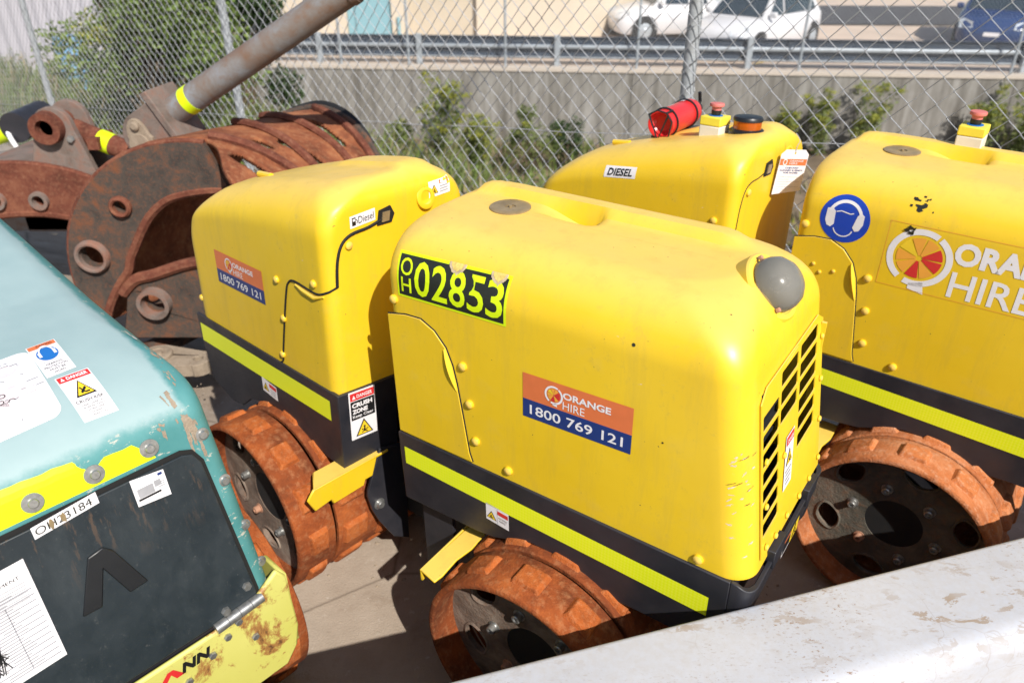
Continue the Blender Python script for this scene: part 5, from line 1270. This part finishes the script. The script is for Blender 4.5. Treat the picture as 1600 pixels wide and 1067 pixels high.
shrub('bush', 'tall loose green bush with yellow tips behind the fence at left', 'bush', (-4.25, 9.3, -.75), 3.4, 1.0, 15000, .085, ['leaf_green', 'leaf_yellow'], 1, clumps=26, yellow=.6)
shrub('tree', 'dark dense evergreen crown behind the grab ram', 'tree', (-5.0, 14.6, -2.6), 5.2, .95, 11000, .12, ['leaf_dark', 'leaf_green'], 2, clumps=22)
shrub('bush', 'mid green bush beside the dark evergreen above the grab', 'bush', (-4.9, 11.6, -1.2), 2.3, .8, 6000, .08, ['leaf_weed', 'leaf_yellow'], 3, clumps=12, yellow=.3)
for i, (p, h, sp, lb) in enumerate([((-1.4, 14.6, -2.7), 1.9, .55, 'tall fennel in front of the wall between the grab and the middle roller'), ((-.75, 15.3, -3.0), 1.15, .6, 'bushy yellow green fennel low on the bank right of the tall one'),
        ((7.55, 18.6, -3.65), 1.75, .55, 'fennel against the wall above the tag of the right roller'), ((8.5, 18.4, -3.65), 1.8, .6, 'fennel against the wall left of the right hand stop button'),
        ((11.2, 18.2, -3.65), 1.5, .5, 'fennel behind the right hand red stop button'), ((12.1, 18.2, -3.65), 1.75, .7, 'fennel at the right edge of the picture before the wall'), ((6.7, 18.7, -3.65), 1.2, .4, 'small fennel at the left of the wall group')]):
    fennel(p, h, 20+i, lb, sp)
for i, (p, h, r, mt, lb) in enumerate([((.45, 16.8, -3.3), 1.3, .5, 'leaf_weed', 'green weed bush against the wall behind the middle roller'), ((1.25, 17.3, -3.4), 1.0, .45, 'leaf_dark', 'dark green weed bush at the wall foot just left of the DIESEL sticker roller'), ((-2.1, 15.2, -3.0), 1.2, .5, 'leaf_weed', 'green weed bush between the grab and the tall fennel'),
        ((-3.3, 15.2, -3.0), 1.1, .5, 'leaf_weed', 'pale green weed bush just behind the dark far edge of the slotted grab'), ((12.6, 18.0, -3.6), 1.0, .6, 'leaf_weed', 'leafy bush under the fennel at the right edge')]):
    shrub('weed_bush', lb, 'bush', p, h, r, 1500, .085, [mt, 'leaf_yellow'], 40+i, 'weed bushes on the bank', clumps=9, yellow=.25)
def ground_cover():
    rr = random.Random(77); b = MB()
    for _ in range(26000):
        t = rr.uniform(-17, 14); s = .4+rr.random()**1.6*14; p = FP+FD*t+FN*s
        if p.y > 19.5-.0955*p.x and p.x > -8.5: continue
        dn = noise.noise(Vector((p.x*.5, p.y*.5, 3))); 
        if t > -4 and dn < -.12: continue
        z = bank_z(p.x, p.y)-.03; left = t < -4.5; h = rr.uniform(.12, .42)*(1.6 if left else .9); a = rr.uniform(0, 6.28); w_ = rr.uniform(.012, .03)
        m = rr.choice((0, 0, 1, 2)) if left else rr.choice((0, 2, 2, 2, 3)); lean = Vector((rr.gauss(0, .35), rr.gauss(0, .35), 1))*h; sx = Vector((math.cos(a), math.sin(a), 0))*w_; q = Vector((p.x, p.y, z))
        b.add([q-sx, q+sx, q+lean*.6+sx*.7, q+lean, q+lean*.6-sx*.7], [(0, 1, 2, 3, 4)], m)
        if rr.random() < .25: leaves(b, q+lean*.8, (.07, .07, .06), 7, .06, rr, m)
    o = b.build('weeds', ['leaf_weed', 'leaf_green', 'dry_grass', 'leaf_yellow'], None, smooth=0, recalc=False)
    struct(o, 'stuff', 'tangled green and dry grass on the bank beyond the fence', 'weeds')
ground_cover()

def litter():
    rr = random.Random(91); b = MB()
    for _ in range(900):
        x, y = rr.uniform(-1.9, .9), rr.uniform(1.0, 3.3); r = rr.choice((.002, .003, .003, .004, .006, .010))*rr.uniform(.7, 1.3)
        if noise.noise(Vector((x*2.2, y*2.2, 9))) < -.05: continue
        vs = [Vector((x, y, 0))+Vector((math.cos(a)*r*rr.uniform(.7, 1.2), math.sin(a)*r*rr.uniform(.7, 1.2), -.001)) for a in (0, 1.3, 2.5, 3.8, 5.0)]+[Vector((x+rr.uniform(-.3, .3)*r, y, r*rr.uniform(.5, .9)))]
        b.add(vs, [(0, 1, 5), (1, 2, 5), (2, 3, 5), (3, 4, 5), (4, 0, 5)])
    struct(b.build('grit', 'dirt_steel', None, smooth=0, recalc=False), 'stuff', 'loose grit and small stones scattered on the yard concrete', 'grit')
litter()
